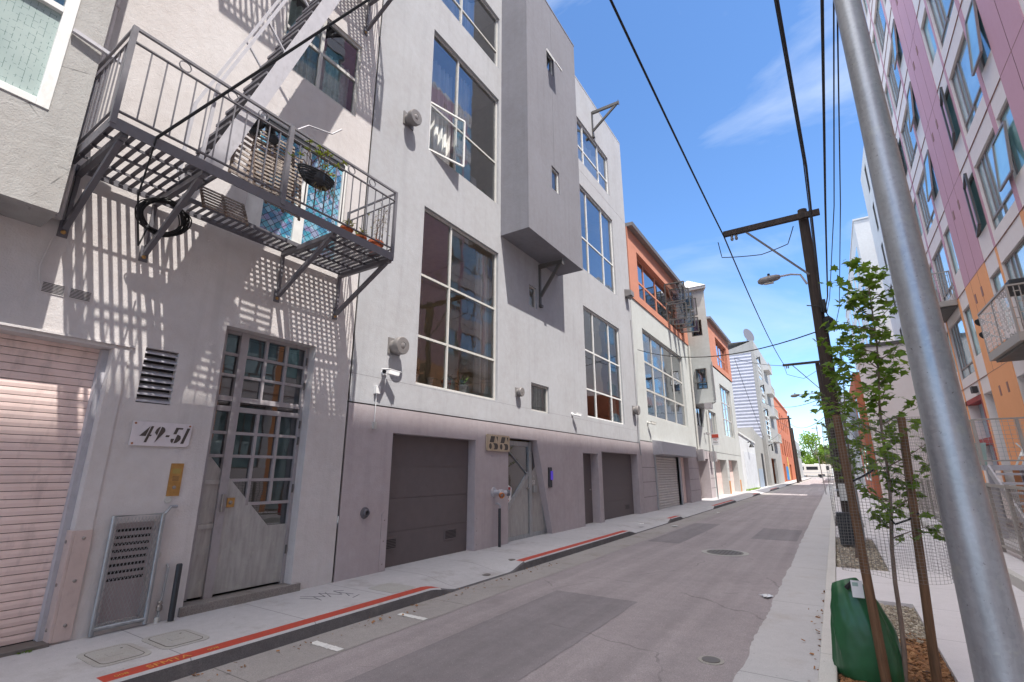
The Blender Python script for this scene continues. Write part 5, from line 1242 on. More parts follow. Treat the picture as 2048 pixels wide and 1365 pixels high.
Lg = thing('low_building', 'gray gabled shed with a narrow dark doorway before the tall gray tower', 'building', (X0, 62, 0))
m = MB(); m.prism([(X0, 58.0, -.1), (X0, 65.9, -.1), (X0, 65.9, 5.4), (X0, 60.5, 5.8), (X0, 58.0, 6.2)], (-8, 0, 0)); m.build('wall', M['stone_stucco'], Lg); MB().box(X0 + .002, X0 + .02, 62.6, 64.2, 0, 3.6).build('doorway', M['black'], Lg); MB().box(X0 + .002, X0 + .03, 58.6, 62.3, .0, 1.9).build('panel', M['blue_board'], Lg)
Tm = thing('tall_building', 'tall building with ribbed metal side and a gray front full of stacked balconies', 'building', (X0, 75, 0))
m = MB(); m.prism([(X0 - .01, 66.0, 4), (X0 - .01, 66.0, 16.1), (X0 - 12, 66.0, 15.6), (X0 - 12, 66.0, 4)], (0, 17.9, 0)); m.build('side_wall', M['metal_siding'], Tm)
mb = MB(); gw = [(68.4, 74.2, 4.9, 9.4, .2), (68.2, 72.4, 10.0, 12.3, .2), (68.0, 72.2, 13.1, 16.0, .2), (68.8, 74.8, -.05, 3.2, .3)]
wallface(mb, X0 + .4, 1, 66.0, 84.0, -.05, 17.6, gw); mb.face([(X0, 66, -.05), (X0 + .4, 66, -.05), (X0 + .4, 66, 17.6), (X0, 66, 17.6)]); mb.prism([(X0 + .38, 66.01, 17.59), (X0 + .38, 66.01, 16.0), (X0 - 5, 66.01, 16.0)], (0, 2.9, 0)); mb.face([(X0 + .4, 66, 17.6), (X0 + .4, 84, 17.6), (X0 - 5, 84, 17.6), (X0 - 5, 66, 17.6)]); mb.build('wall', M['stone_stucco'], Tm)
window(Tm, X0 + .4, 1, *gw[0][:4], (72.2,), (5.5, 6.1, 6.7, 7.3, 7.9, 8.5), rec=.05, fw=.15, mw=.12, fmat='frame_white', gmat='glass_dark', inside='interior_dark', rdepth=1)
window(Tm, X0 + .4, 1, *gw[1][:4], (), (10.7, 11.4), rec=.05, fw=.15, mw=.3, fmat='frame_cream', gmat='glass_dark', inside='interior_dark', rdepth=1)
window(Tm, X0 + .4, 1, *gw[2][:4], (), (13.7, 14.3, 14.9, 15.4), rec=.05, fw=.15, mw=.3, fmat='frame_cream', gmat='glass_dark', inside='interior_dark', rdepth=1)
for z in (16.3, 13.0, 9.9, 6.5):
    m = MB()
    m.box(X0 + .4, X0 + 1.1, 74.6, 79, z - 1.1, z - 1.0)
    for q in range(8): m.bar((X0 + 1.08, 74.7 + q * .6, z - 1.0), (X0 + 1.08, 74.7 + q * .6, z), .05)
    m.bar((X0 + 1.08, 74.6, z), (X0 + 1.08, 79, z), .07); m.build('balcony', M['frame_cream'], Tm)
m = MB(); m.lathe((X0 - .4, 67.6, 18.6), (1, -.6, .25), [(.05, 0), (.6, .1), (.95, .35)], 18); m.bar((X0 - .4, 67.6, 17.6), (X0 - .4, 67.6, 18.6), .1); m.build('satellite_dish', M['steel_paint'], Tm)
for y, z in ((66.8, 15.3), (67.2, 11.8), (67.4, 8.8), (67.5, 4.6)): MB().tube([(X0 + .42, y, z), (X0 + .8, y, z + .25), (X0 + .8, y, z - .6)], .09, 6).build('wall_lamp', M['black'], Tm)
Ob = thing('shed', 'rust-orange timber-fronted lot next to the tall gray building', 'building', (X0, 86, 0)); m = MB(); m.box(X0 - 6, X0, 84.1, 89, -.1, 3.4); m.build('wall', M['brick_red'], Ob)
Rb = thing('brick_building', 'orange-red brick building with tall arched windows and a boxy stair head', 'building', (X0, 102, 0))
mb = MB(); rw = []
for i in range(5):
    for z in (4.2, 8.6): rw.append((92 + i * 4.6, 94 + i * 4.6, z, z + 2.9, .3))
wallface(mb, X0, 1, 89.1, 118, -.1, 13.6, rw + [(91, 94, -.1, 2.8, .3), (104, 108, -.1, 2.8, .3)]); mb.face([(X0, 89.1, -.1), (X0, 89.1, 13.6), (X0 - 12, 89.1, 13.6), (X0 - 12, 89.1, -.1)]); mb.face([(X0, 89.1, 13.6), (X0, 118, 13.6), (X0 - 12, 118, 13.6), (X0 - 12, 89.1, 13.6)])
mb.box(X0 - 5, X0 - 1.2, 98, 108, 13.61, 16.8); mb.box(X0 - .2, X0 + .15, 89.05, 118, 13.4, 13.75); mb.build('wall', M['brick_red'], Rb)
for o in rw: window(Rb, X0, 1, *o[:4], (o[0] + 1,), (o[2] + 1.5,), rec=.15, fw=.12, mw=.1, fmat='frame_dark', gmat='glass_dark', inside=None)
MB().box(X0 - .32, X0 - .3, 91, 94, 0, 2.8).build('door', M['frame_dark'], Rb); MB().box(X0 - .32, X0 - .3, 104, 108, 0, 2.8).build('door', M['frame_dark'], Rb)
MB().box(X0 + .01, X0 + .04, 95, 99.5, .2, 2.4).build('mural', paint('mural_blue', (.02, .22, .55), .6, var=.4, scale=2), Rb); MB().box(X0 + .01, X0 + .04, 99.8, 101.5, .2, 4).build('mural', paint('mural_yellow', (.6, .45, .12), .6), Rb)
Gb = thing('low_building', 'plain buff building beyond the brick one at the corner', 'building', (X0, 130, 0)); m = MB(); m.box(X0 - 14, X0, 119, 148, -.1, 8.5); m.build('wall', M['stone_stucco'], Gb)
for i in range(5): MB().box(X0 + .002, X0 + .02, 121 + i * 5.4, 123.6 + i * 5.4, 4.6, 6.6).build('window', M['coated'], Gb)
m = MB(); m.box(-22, -8.2, 178, 200, 0, 7.5); Wh = thing('warehouse', 'white gabled warehouse across the far cross street', 'building', (-15, 185, 0)); m.build('wall', M['bright_stucco'], Wh)
m = MB(); m.prism([(-22.3, 177.8, 7.5), (-7.9, 177.8, 7.5), (-15, 177.8, 11.5)], (0, 22, 0)); m.build('roof', M['stone_stucco'], Wh)
m = MB(); m.box(-9.5, 60, 205, 230, -.1, 6); Lf = thing('warehouse', 'long pale block behind the far trees', 'building', (20, 215, 0)); m.build('wall', M['bright_stucco'], Lf)
# ================================================================== RIGHT SIDE: PINK APARTMENT BLOCK
XR = 4.6
J = [4.65, 7.6, 10.57, 13.63, 16.7, 19.75, 22.8, 25.8]
PB = thing('apartment_building', 'tall pink, white and orange panelled apartment block with many teal windows', 'building', (XR, 12, 0))
# columns along the street: (y0, y1, kind)
base = [(13.2, 14.08, 'pink'), (14.08, 15.06, 'A'), (15.06, 15.3, 'stripe'), (15.3, 17.4, 'B'), (17.4, 17.55, 'stripe'), (17.55, 18.65, 'C'), (18.65, 21.2, 'pinkv'), (21.2, 22.3, 'D'), (22.3, 22.55, 'stripe'), (22.55, 24.85, 'E'), (24.85, 25.05, 'stripe'), (25.05, 26.1, 'F')]
cols = [(13.2 - (b - 13.2), 13.2 - (a - 13.2), k) for a, b, k in reversed(base)] + base
cols += [(a - 25.8, b - 25.8, k) for a, b, k in cols if b - 25.8 > -26 and b - 25.8 <= .31]
cols = [c for c in cols if c[1] > -12]
wall_mats = [M['panel_white'], M['panel_pink'], M['panel_orange'], M['panel_salmon']]
mb = MB(); joints = MB(); wlist = []
for (a, b, k) in cols:
    for f in range(len(J)):
        z0 = (0 if f == 0 else J[f - 1]) ; z1 = J[f]
        if f == 0: z0 = -.1
        if k in ('pink', 'pinkv'): mi = 1 if z0 >= 7.5 else 2
        elif k == 'stripe': mi = 1 if z0 >= 7.5 else 2
        else: mi = 0
        ops = []
        if k not in ('pink', 'pinkv', 'stripe') and f >= 1 and not (f == 0):
            big = k in 'BE'
            zb = z1 - (2.6 if big else 2.2); zt = z1 - .52
            ops = [(a + .02, b - .02, zb, zt, .16)]; wlist.append((a + .02, b - .02, zb, zt, k, f))
        elif f == 0 and k in 'ABCDEF' and b - a > .5:
            ops = [(a + .02, b - .02, .16 if k not in 'BE' else 1.8, 4.15, .5)]; wlist.append((a + .02, b - .02, .16 if k not in 'BE' else 1.8, 4.15, k, 0))
        X = XR - (.02 if k in ('pink', 'pinkv') else .012 if k == 'stripe' else 0)
        wallface(mb, X, -1, a, b, z0, z1, ops, mi=mi)
        for yy_ in (a, b):
            if X < XR: mb.face([(X, yy_, z0), (XR + .01, yy_, z0), (XR + .01, yy_, z1), (X, yy_, z1)], mi)
ya_, yb_ = min(c[0] for c in cols), 26.1
mb.face([(XR + .02, yb_, -.1), (XR + 16, yb_, -.1), (XR + 16, yb_, 25.8), (XR + .02, yb_, 25.8)], 3)
mb.face([(XR + .02, ya_, -.1), (XR + .02, ya_, 25.8), (XR + 16, ya_, 25.8), (XR + 16, ya_, -.1)], 0)
mb.face([(XR, ya_, 25.8), (XR + 16, ya_, 25.8), (XR + 16, yb_, 25.8), (XR, yb_, 25.8)], 0)
mb.face([(XR + 16, ya_, -.1), (XR + 16, ya_, 25.8), (XR + 16, yb_, 25.8), (XR + 16, yb_, -.1)], 0)
mb.box(XR - .05, XR + .25, ya_, yb_ + .02, 25.801, 26.0, 0)
mb.build('wall', wall_mats, PB)
jm = MB()
for z in J[:-1]: jm.box(XR - .0235, XR + .002, ya_, yb_, z - .007, z + .007)
for (a, b, k) in cols:
    if k in ('pink', 'pinkv'):
        c = (a + b) / 2; w = b - a
        for y in ((c - w * .17, c + w * .2) if k == 'pinkv' else ((b if b < 13.3 else a),)):
            for f in range(1, len(J)): jm.box(XR - .0235, XR - .019, y - .005, y + .005, J[f - 1] + .01, J[f] - .01)
jm.build('panel_joint', M['vent_brown'], PB)
for (a, b, k) in cols:
    if k != 'pinkv': continue
    for f in range(0, len(J)):
        z = J[f] - .5
        for yv in (a + .75, a + 1.55):
            if yv > -3: MB().box(XR - .03, XR - .0201, yv, yv + .15, z - .3, z - .0).build('vent_grille', M['vent_brown'], PB)
def aptwin(a, b, z0, z1, k, f):
    X = XR + .06; big = k in 'BE'; fm = M['frame_bronze']; m = MB(); F_ = .05
    if f == 0: X = XR + .42
    m.box(X, X + .06, a, a + F_, z0, z1).box(X, X + .06, b - F_, b, z0, z1).box(X, X + .06, a + F_, b - F_, z0, z0 + F_).box(X, X + .06, a + F_, b - F_, z1 - F_, z1)
    zs = z0 + .36 if big else z0; ym = a + (b - a) * .62
    if big:
        m.box(X - .004, X + .056, a + F_, b - F_, zs, zs + F_); m.box(X - .003, X + .057, ym - .03, ym + .03, zs + F_, z1 - F_); m.box(X - .003, X + .057, (a + b) / 2 - .02, (a + b) / 2 + .02, z0 + F_, zs)
        m.box(X - .003, X + .057, b - .5, b - .46, zs + F_, z1 - F_)
    w = m.build('window', fm, PB)
    g = MB(); g.face([(X + .03, a, z1), (X + .03, b, z1), (X + .03, b, z0), (X + .03, a, z0)]); g.build('pane', M['coated' if (big or f == 0) else 'coated_teal'], w)
    MB().box(XR - .002, XR + .05, a, a + .035, z0, z1).build('reveal_trim', M['frame_dark'], w) if False else None
    return w
for w_ in wlist:
    if w_[1] < 2 and w_[5] > 5: continue
    aptwin(*w_)
# casements standing open
def opencase(yh, z0, z1, w, th, lab=None):
    m = MB(); s, c = math.sin(th), math.cos(th); P = lambda u, z: (XR + .0 - u * s, yh - u * c, z)
    for p, q in ((P(0, z0), P(0, z1)), (P(w, z0), P(w, z1)), (P(0, z0), P(w, z0)), (P(0, z1), P(w, z1))): m.bar(p, q, .07, .05)
    o = m.build('open_casement', M['frame_dark'], PB); MB().face([P(.02, z0), P(w - .02, z0), P(w - .02, z1), P(.02, z1)]).build('pane', M['glass_dark'], o)
opencase(18.62, 11.45, 13.1, 1.0, .15); opencase(18.62, 8.42, 10.05, 1.0, .15); opencase(26.0, 14.5, 16.15, .8, .15)
def awn(a, b, z0, z1, out):
    m = MB(); X = XR - .01; P = lambda y, t: (X - out * t, y, z1 + (z0 - z1) * t)
    for p, q in ((P(a, 0), P(b, 0)), (P(a, 1), P(b, 1)), (P(a, 0), P(a, 1)), (P(b, 0), P(b, 1))): m.bar(p, q, .05, .05)
    o = m.build('awning_sash', M['frame_bronze'], PB); MB().face([P(a, 0), P(b, 0), P(b, 1), P(a, 1)]).build('pane', M['coated_teal'], o)
awn(14.15, 15.0, 11.45, 13.05, .16); awn(21.3, 22.25, 14.6, 16.15, .16); awn(21.3, 22.25, 11.5, 13.1, .16); awn(21.3, 22.25, 17.6, 19.2, .16); awn(14.6, 15.6, 8.4, 9.7, .12)
# balconies
def balcony(y0, y1, zf, out, lab, cover=False, things_=True):
    t = thing('balcony', lab, 'balcony', (XR, (y0 + y1) / 2, zf), 'balconies with laser-cut railings')
    xo = XR - out
    MB().box(xo, XR - .021, y0, y1, zf - .2, zf).build('slab', M['rail_tan'], t); MB().box(xo + .1, XR - .03, y0 + .1, y1 - .1, zf - .26, zf - .201).build('soffit', M['frame_dark'], t)
    m = MB()
    m.bar((xo + .02, y0, zf + 1.1), (xo + .02, y1, zf + 1.1), .05, .04)
    for y in (y0 + .02, (y0 + y1) / 2, y1 - .02): m.box(xo, xo + .04, y - .025, y + .025, zf + .001, zf + 1.08)
    for y in (y0 + .02, y1 - .02): m.bar((xo + .04, y, zf + 1.1), (XR - .03, y, zf + 1.1), .04, .04); m.box(XR - .07, XR - .03, y - .02, y + .02, zf + .001, zf + 1.08)
    m.build('rail_frame', M['rail_tan'], t)
    # front panel: basket-weave of slots
    m = MB(); rr = random.Random(3); y = y0 + .05
    c_n = int((y1 - y0 - .1) / .075)
    for i in range(c_n + 1):
        yy_ = y0 + .05 + i * (y1 - y0 - .1) / c_n; m.box(xo + .012, xo + .018, yy_ - .011, yy_ + .011, zf + .04, zf + 1.06)
        for k in range(5):
            z = zf + .1 + k * .2 + (i % 2) * .1
            if i < c_n and z < zf + 1.04: m.box(xo + .0125, xo + .0175, yy_ + .011, yy_ + (y1 - y0 - .1) / c_n - .011, z - .016, z + .016)
    m.build('front_screen', M['panel_white'], t)
    m = MB()
    for yy_ in (y0 + .02, y1 - .02):
        n_ = int(out / .12)
        for i in range(1, n_ + 1):
            x = xo + .04 + i * (out - .1) / (n_ + .5); m.box(x - .01, x + .01, yy_ - .004, yy_ + .004, zf + .02, zf + 1.07)
            for k in range(4):
                z = zf + .2 + k * .25 + (i % 2) * .12; m.box(x - .12, x - .011, yy_ - .0035, yy_ + .0035, z - .01, z + .01) if z < zf + 1.05 else None
    m.build('side_screen', M['rail_tan'], t)
    return t
balcony(14.85, 17.42, 4.65, .72, 'near balcony with white woven screen just left of the frame edge')
balcony(22.5, 25.0, 7.62, .72, 'far balcony behind the galvanised pole on the pink block')
b0 = thing('balcony_cover', 'dark folded cover lying over the rail of the near balcony', 'cover', (XR - .4, 15.2, 5.75)); m = MB(); m.box(XR - .62, XR - .05, 14.9, 16.1, 5.77, 5.9); m.build('fabric', M['plastic_dark'], b0, bevel=.03)
b1 = thing('flood_lamp', 'twin dark flood lamps on bent pipes beyond the near balcony', 'lamp', (XR, 17.9, 5.4)); m = MB(); m.tube([(XR - .02, 17.9, 5.2), (XR - .4, 17.85, 5.6), (XR - .6, 17.8, 5.65)], .025, 8); m.tube([(XR - .02, 18.1, 5.1), (XR - .5, 18.15, 5.35)], .025, 8); m.build('pipes', M['galv'], b1)
m = MB(); m.lathe((XR - .6, 17.8, 5.65), (-.6, -.4, -.5), [(.05, -.06), (.1, 0), (.11, .08)], 14); m.lathe((XR - .5, 18.15, 5.35), (-.6, -.4, -.5), [(.05, -.06), (.1, 0), (.11, .08)], 14); m.build('lamp_heads', M['plastic_dark'], b1)
# porch deck with stair, planter and things
DK = thing('porch_deck', 'raised steel porch deck with wire-mesh railing in front of the red-trimmed doorway', 'porch', (3.8, 19, 0))
dx0, dx1, dy0, dy1, dz = 3.0, 4.55, 16.1, 22.4, 1.78
MB().box(dx0, dx1, dy0, dy1, dz - .12, dz).build('deck', M['steel_light'], DK)
m = MB()
for p, q in (((dx0, dy0), (dx1, dy0)), ((dx0, dy0), (dx0, dy1))):
    for z in (dz + 1.07, dz + .1): m.bar((*p, z), (*q, z), .045, .035)
    n_ = max(2, int((Vector(q) - Vector(p)).length / 1.1))
    for i in range(1 if q[1] == dy1 else 0, n_ + 1): c = Vector(p).lerp(Vector(q), i / n_); m.box(c.x - .03, c.x + .03, c.y - .03, c.y + .03, dz, dz + 1.05)
m.build('railing', M['rail_tan'], DK)
m = MB()
for p, q in (((dx0, dy0), (dx1, dy0)), ((dx0, dy0), (dx0, dy1))):
    L_ = (Vector(q) - Vector(p)).length; n_ = int(L_ / .1)
    for i in range(n_): c = Vector(p).lerp(Vector(q), i / n_); m.bar((c.x, c.y, dz + .1), (c.x, c.y, dz + 1.07), .006)
    for k in range(1, 10): m.bar((*p, dz + .1 + k * .1), (*q, dz + .1 + k * .1), .006)
m.build('wire_mesh', M['galv'], DK)
m = MB()
for x in (dx0 + .1, dx1 - .2):
    for y in (dy0 + .1, 19.2, dy1 - .1): MB().box(x - .05, x + .05, y - .05, y + .05, .15, dz - .121).build('leg', M['steel_light'], DK)
m.bar((dx0 + .1, dy0 + .1, .2), (dx0 + .1, 19.1, dz - .2), .07); m.build('brace', M['steel_light'], DK)
m = MB()
for i in range(8): m.box(dx0 + .1, dx1, dy0 - .32 * (8 - i), dy0 - .32 * (8 - i) + .28, .15 + i * .2, .15 + i * .2 + .05)
for x in (dx0 + .07, dx1 - .03): m.bar((x, dy0 - 2.6, .2), (x, dy0 - .05, 1.7), .04, .2)
st_ = m.build('stair', M['steel_light'], DK)
tb = thing('planter_box', 'pale teal tapered planter on the porch deck', 'planter', (3.4, 19.2, dz)); m = MB(); m.prism([(3.2, 18.6, dz), (3.55, 18.6, dz), (3.62, 18.55, dz + .62), (3.12, 18.55, dz + .62)], (0, 1.1, 0)); m.build('box', M['teal'], tb)
dc = thing('deck_chair', 'folded light chair leaning on the orange wall of the porch', 'chair', (4.2, 17.4, dz)); m = MB()
for y in (17.1, 17.6): m.bar((3.9, y, dz), (4.4, y, dz + 1.0), .035); m.bar((4.35, y, dz), (4.0, y, dz + .55), .03)
m.build('frame', M['frame_white'], dc); m = MB(); m.bar((4.12, 17.1, dz + .45), (4.12, 17.6, dz + .45), .03, .5, up=(.5, 0, 1)); m.build('seat', M['curtain'], dc)
# red-trimmed recess
m = MB(); m.box(XR + .3, XR + .4, 22.6, 24.8, 1.8, 4.14); PBr = m.build('doorway_board', M['blue_board'], PB)
m = MB(); m.box(XR - .012, XR + .28, 22.56, 22.72, 1.8, 4.2).box(XR - .012, XR + .28, 22.72, 25, 4.03, 4.2).box(XR - .011, XR + .27, 22.72, 25, 2.55, 2.75); m.build('red_trim', M['red_trim'], PB)
m = MB(); m.box(XR - .16, XR - .021, 22.75, 23.05, 4.28, 4.5); m.build('wall_lamp', M['plastic_dark'], PB)
# terrace fence: panels of horizontal tubes
FN = thing('fence', 'tan metal fence of close horizontal bars along the right terrace', 'fence', (2.52, 15, .15))
fy = [7.0 + 1.3 * i for i in range(15)]
for a in fy:
    MB().box(2.48, 2.54, a - .03, a + .03, .15, 1.42).build('post', M['rail_tan'], FN)
for a, b in zip(fy[:-1], fy[1:]):
    m = MB(); m.box(2.485, 2.535, a + .03, b - .03, 1.35, 1.4).box(2.485, 2.535, a + .03, b - .03, .24, .28)
    for k in range(13): m.box(2.5, 2.508, a + .03, b - .03, .34 + k * .078, .352 + k * .078)
    y = a + .05
    while y < b - .04: m.box(2.512, 2.516, y - .006, y + .006, .28, 1.35); y += .1
    m.build('panel', M['rail_tan'], FN)
m = MB(); rr = random.Random(6)
for i in range(9): y = 9.5 + i * .9; m.box(3.0 + rr.random() * .5, 3.5 + rr.random() * .5, y, y + rr.uniform(.3, .7), .15, .15 + rr.uniform(.3, .9))
for i in range(2):
    t = thing('storage_crate', ['red plastic crate stored behind the right fence', 'brown carton stored behind the right fence'][i], 'crate', (2.95, 11 + i * 1.4, .15)); q = MB(); y = 11 + i * 1.4
    q.box(2.8, 3.2, y, y + .45, .15, .2); 
    for (x0, x1, y0, y1) in ((2.8, 2.83, y, y + .45), (3.17, 3.2, y, y + .45), (2.83, 3.17, y, y + .03), (2.83, 3.17, y + .42, y + .45)): q.box(x0, x1, y0, y1, .2, .62)
    q.build('box', [M['red_paint'], M['crate']][i], t)
# ------------------------------------------------------------------ right side, further down
def plainb(name, lab, x0, x1, y0, y1, z, mat, wins_=None, extra=None):
    t = thing(name, lab, 'building', ((x0 + x1) / 2, (y0 + y1) / 2, 0)); m = MB(); m.box(x0, x1, y0, y1, -.1, z); m.box(x0 - .06, x1, y0 - .06, y1, z + .001, z + .12); m.build('wall', M[mat], t)
    return t
LW = plainb('low_building', 'blank white three-storey wall right behind the young tree', 1.95, 12, 27.0, 33, 7.15, 'panel_white')
m = MB(); m.box(1.9, 12.1, 26.93, 27.1, 7.14, 7.3); m.build('parapet_cap', M['frame_dark'], LW); m = MB(); m.box(1.96, 12, 26.985, 27.001, 3.79, 3.81); m.build('wall_joint', M['frame_dark'], LW)
SL = thing('apartment_building', 'tall white building with scattered narrow slit windows', 'building', (4.7, 33, 0)); mb = MB(); rr = random.Random(8); ops = []
for f in range(5):
    for i, y in enumerate((27.6, 29.6, 31.8, 34.0, 36.4)):
        z = 8.2 + f * 2.85 + (i % 2) * .5; ops.append((y, y + (.5 if i % 2 else .9), z, z + 1.9, .1))
wallface(mb, 4.62, -1, 26.4, 40, 7.3, 22.2, ops); mb.face([(4.62, 26.4, 7.3), (4.62, 26.4, 22.2), (16, 26.4, 22.2), (16, 26.4, 7.3)]); mb.face([(4.62, 26.4, 22.2), (4.62, 40, 22.2), (16, 40, 22.2), (16, 26.4, 22.2)]); mb.face([(4.62, 40, 0), (16, 40, 0), (16, 40, 22.2), (4.62, 40, 22.2)]); mb.face([(16, 26.4, 0), (16, 40, 0), (16, 40, 22.2), (16, 26.4, 22.2)])
mb.build('wall', M['bright_stucco'], SL)
for o in ops:
    w = MB().box(4.64, 4.68, o[0], o[0] + .05, o[2], o[3]).box(4.64, 4.68, o[1] - .05, o[1], o[2], o[3]).box(4.64, 4.68, o[0] + .05, o[1] - .05, o[2], o[2] + .05).box(4.64, 4.68, o[0] + .05, o[1] - .05, o[3] - .05, o[3]).build('window', M['frame_dark'], SL); MB().box(4.69, 4.71, o[0], o[1], o[2], o[3]).build('pane', M['interior_dark'], w)
CR_ = plainb('apartment_building', 'cream-fronted tall block beyond the slit-window building', 4.1, 16, 44, 74, 20.9, 'bright_stucco')
for f in range(6):
    for i in range(7): y = 45.5 + i * 4; MB().box(4.08, 4.099, y, y + 2.2, 2.5 + f * 3, 4.3 + f * 3).build('window', M['coated'], CR_)
BR = thing('brick_building', 'low terracotta building with a blue-gray bay behind the young tree', 'building', (2.2, 42, 0)); m = MB(); m.box(2.0, 9, 40.2, 50, -.1, 8.2); m.build('wall', M['brick_red'], BR)
for q in ((41, 42.6, 1, 3.2), (44.5, 46.5, 1, 3.2), (41, 42.6, 4.6, 6.6), (44.5, 46.5, 4.6, 6.6)): MB().box(1.96, 2.0, *q).build('window', M['coated'], BR)
m = MB(); m.box(1.7, 2.0, 47, 49.5, 3.8, 7.6); m.build('bay', M['blue_board'], BR)
W2 = plainb('low_building', 'white stucco building past the terracotta one', 1.75, 12, 62, 84, 9.6, 'bright_stucco')
for i in range(5): MB().box(1.72, 1.75, 64 + i * 4, 66 + i * 4, 4.8, 7).build('window', M['coated'], W2)
W3 = plainb('low_building', 'gray block at the far right corner of the street', 1.6, 14, 90, 146, 7.0, 'stone_stucco')
for i in range(9): MB().box(1.57, 1.6, 93 + i * 5.6, 96 + i * 5.6, 3.8, 5.6).build('window', M['coated'], W3)
# ================================================================== POLES AND WIRES
t = thing('street_light_pole', 'thick galvanised steel pole close to the camera on the right', 'pole', (.455, 2.95, 0))
m = MB(); m.lathe((.455, 2.95, 0), (0, 0, 1), [(.105, 0), (.102, .3), (.086, 1.5), (.078, 2.4), (.066, 3.6), (.045, 7.5)], 48); m.build('shaft', M['galv_pole'], t, smooth=True)
m = MB(); m.lathe((.455, 2.95, 0), (0, 0, 1), [(.2, 0), (.2, .03), (.12, .05)], 24); m.build('base_plate', M['galv'], t)
m = MB(); m.tube([(.455, 2.95, 7.45), (.2, 3.0, 7.9), (-.9, 3.2, 8.1)], .03, 8); m.build('arm', M['galv'], t)
def upole(x, y, h, r, lab, arm=None, lamp=None, mat='wood_pole', lean=0):
    t = thing('utility_pole', lab, 'utility pole', (x, y, 0), 'utility poles along the street')
    m = MB(); m.lathe((x, y, -.1), (lean, 0, 1), [(r * 1.12, 0), (r, 2), (r * .82, h - .3), (r * .75, h)], 20); m.build('shaft', M[mat], t, smooth=True)
    if arm:
        z, reach, br = arm; m = MB(); X = x + lean * z; m.box(X - reach, X + .4, y - r - .12, y - r - .0, z - .08, z + .08); m.build('crossarm', M['wood_pole'], t)
        m = MB(); m.bar((X - reach * .72, y - r - .06, z - .05), (X - r * .6, y - r - .02, z - br), .04, .05); m.build('brace', M['steel_paint'], t)
        m = MB()
        for q in (0, .12): m.lathe((X - reach + .22 + q, y - r - .06, z - .26), (0, 0, 1), [(.03, 0), (.05, .06), (.03, .1), (.045, .14), (.02, .18)], 10)
        m.build('insulator', M['duct'], t)
    if lamp:
        z, reach = lamp; X = x + lean * z; m = MB(); m.tube([(X - r, y - .1, z - .35), (X - r - .12, y - .12, z - .05), (X - r - .35, y - .15, z), (X - r - reach * .6, y - .2, z - .02)], .028, 8); m.build('lamp_arm', M['steel_light'], t, smooth=True)
        m = MB(); a = Vector((X - r - reach * .58, y - .2, z - .02)); pr = [(.05, .0), (.085, .08), (.11, .3), (.1, .5), (.04, .58)]
        for k in range(12): pass
        m.lathe(a, (-1, -.05, -.12), pr, 14); h_ = m.build('lamp_head', M['duct'], t, smooth=True)
        for v in h_.data.vertices: v.co.z = (v.co.z - (a.z - 0)) * .6 + a.z if False else v.co.z
        m = MB(); m.box(a.x - .42, a.x - .18, a.y - .07, a.y + .05, a.z - .16, a.z - .135); m.build('lens', M['frame_cream'], h_); m = MB(); m.lathe((a.x - .28, a.y, a.z + .05), (0, 0, 1), [(.035, 0), (.035, .09)], 10); m.build('photocell', M['black'], h_)
    return t
P1 = upole(.16, 15, 9.0, .155, 'nearest dark wooden utility pole with crossarm and street lamp', (8.62, 2.1, 1.75), (6.98, 1.05), lean=.013)
m = MB(); m.tube([(.34, 15.0, 0), (.34, 15.0, 3.9)], .06, 10); m.build('riser_conduit', M['galv'], P1, smooth=True)
m = MB(); m.tube([(.36, 14.95, 3.9), (.37, 14.95, 5.3)], .025, 6); m.lathe((.42, 14.9, 5.25), (0, 0, 1), [(.05, 0), (.13, .05), (.13, .3), (.06, .38)], 12); m.box(.3, .44, 14.8, 14.95, 5.75, 6.1); m.tube([(.0, 14.82, 6.0), (.35, 14.8, 5.9), (.45, 14.8, 5.6), (.38, 14.8, 5.3)], .015, 6)
m.build('cable_box', M['black'], P1)
P2 = upole(.1, 40, 9.3, .17, 'second wooden utility pole down the street with its own crossarm', (9.1, 2.15, 1.9), (6.9, 2.1), lean=-.005)
upole(-4.9, 88, 10.2, .17, 'slim utility pole before the brick building', (9.6, 2.4, 1.5), None)
upole(-5.1, 98, 9.0, .2, 'dark leaning utility pole at the far left kerb', None, None, lean=-.012)
upole(-2.9, 186, 16, .22, 'pale far utility pole against the green trees', (15, 1.5, .8), None, mat='frame_gray')
def wire(name, pts, r, lab, sag=0, grp='overhead wires', n=14):
    m = MB(); P = []
    pts = [Vector(p) for p in pts]
    for a, b in zip(pts[:-1], pts[1:]):
        for i in range(n + (1 if b is pts[-1] else 0)):
            t_ = i / n; q = a.lerp(b, t_); q.z -= sag * 4 * t_ * (1 - t_) * (b - a).length / 20; P.append(q)
    m.tube(P, r, 6); o = m.build(name, M['cable'], smooth=True); return tagp(o, lab, 'wire', grp)
wire('overhead_cable', [(-1.8, -14, 9.6), (-1.82, 14.75, 8.55), (-2.0, 39.8, 9.15)], .02, 'thick cable running from the near crossarm to the one down the street', .35)
wire('overhead_cable', [(-.8, -20, 6.6), (.16, 4, 5.6), (.26, 6.9, 5.6), (.33, 14.8, 5.75)], .015, 'left thick cable dropping steeply to the near utility pole')
wire('overhead_cable', [(-.85, -20, 6.6), (.145, 4, 5.65), (.24, 6.9, 5.7), (.32, 14.8, 6.0)], .008, 'thin cable twinned with the left thick cable')
wire('overhead_cable', [(.8, -20, 6.5), (.49, 4.23, 5.6), (.456, 8, 5.55), (.437, 12.8, 5.55), (.4, 14.85, 5.8)], .014, 'middle heavy cable falling straight to the near pole')
wire('overhead_cable', [(1.1, -20, 6.5), (.575, 4.3, 5.6), (.56, 8.1, 5.5), (.47, 12.8, 5.5), (.42, 14.85, 5.7)], .007, 'thin cable right of the middle heavy one')
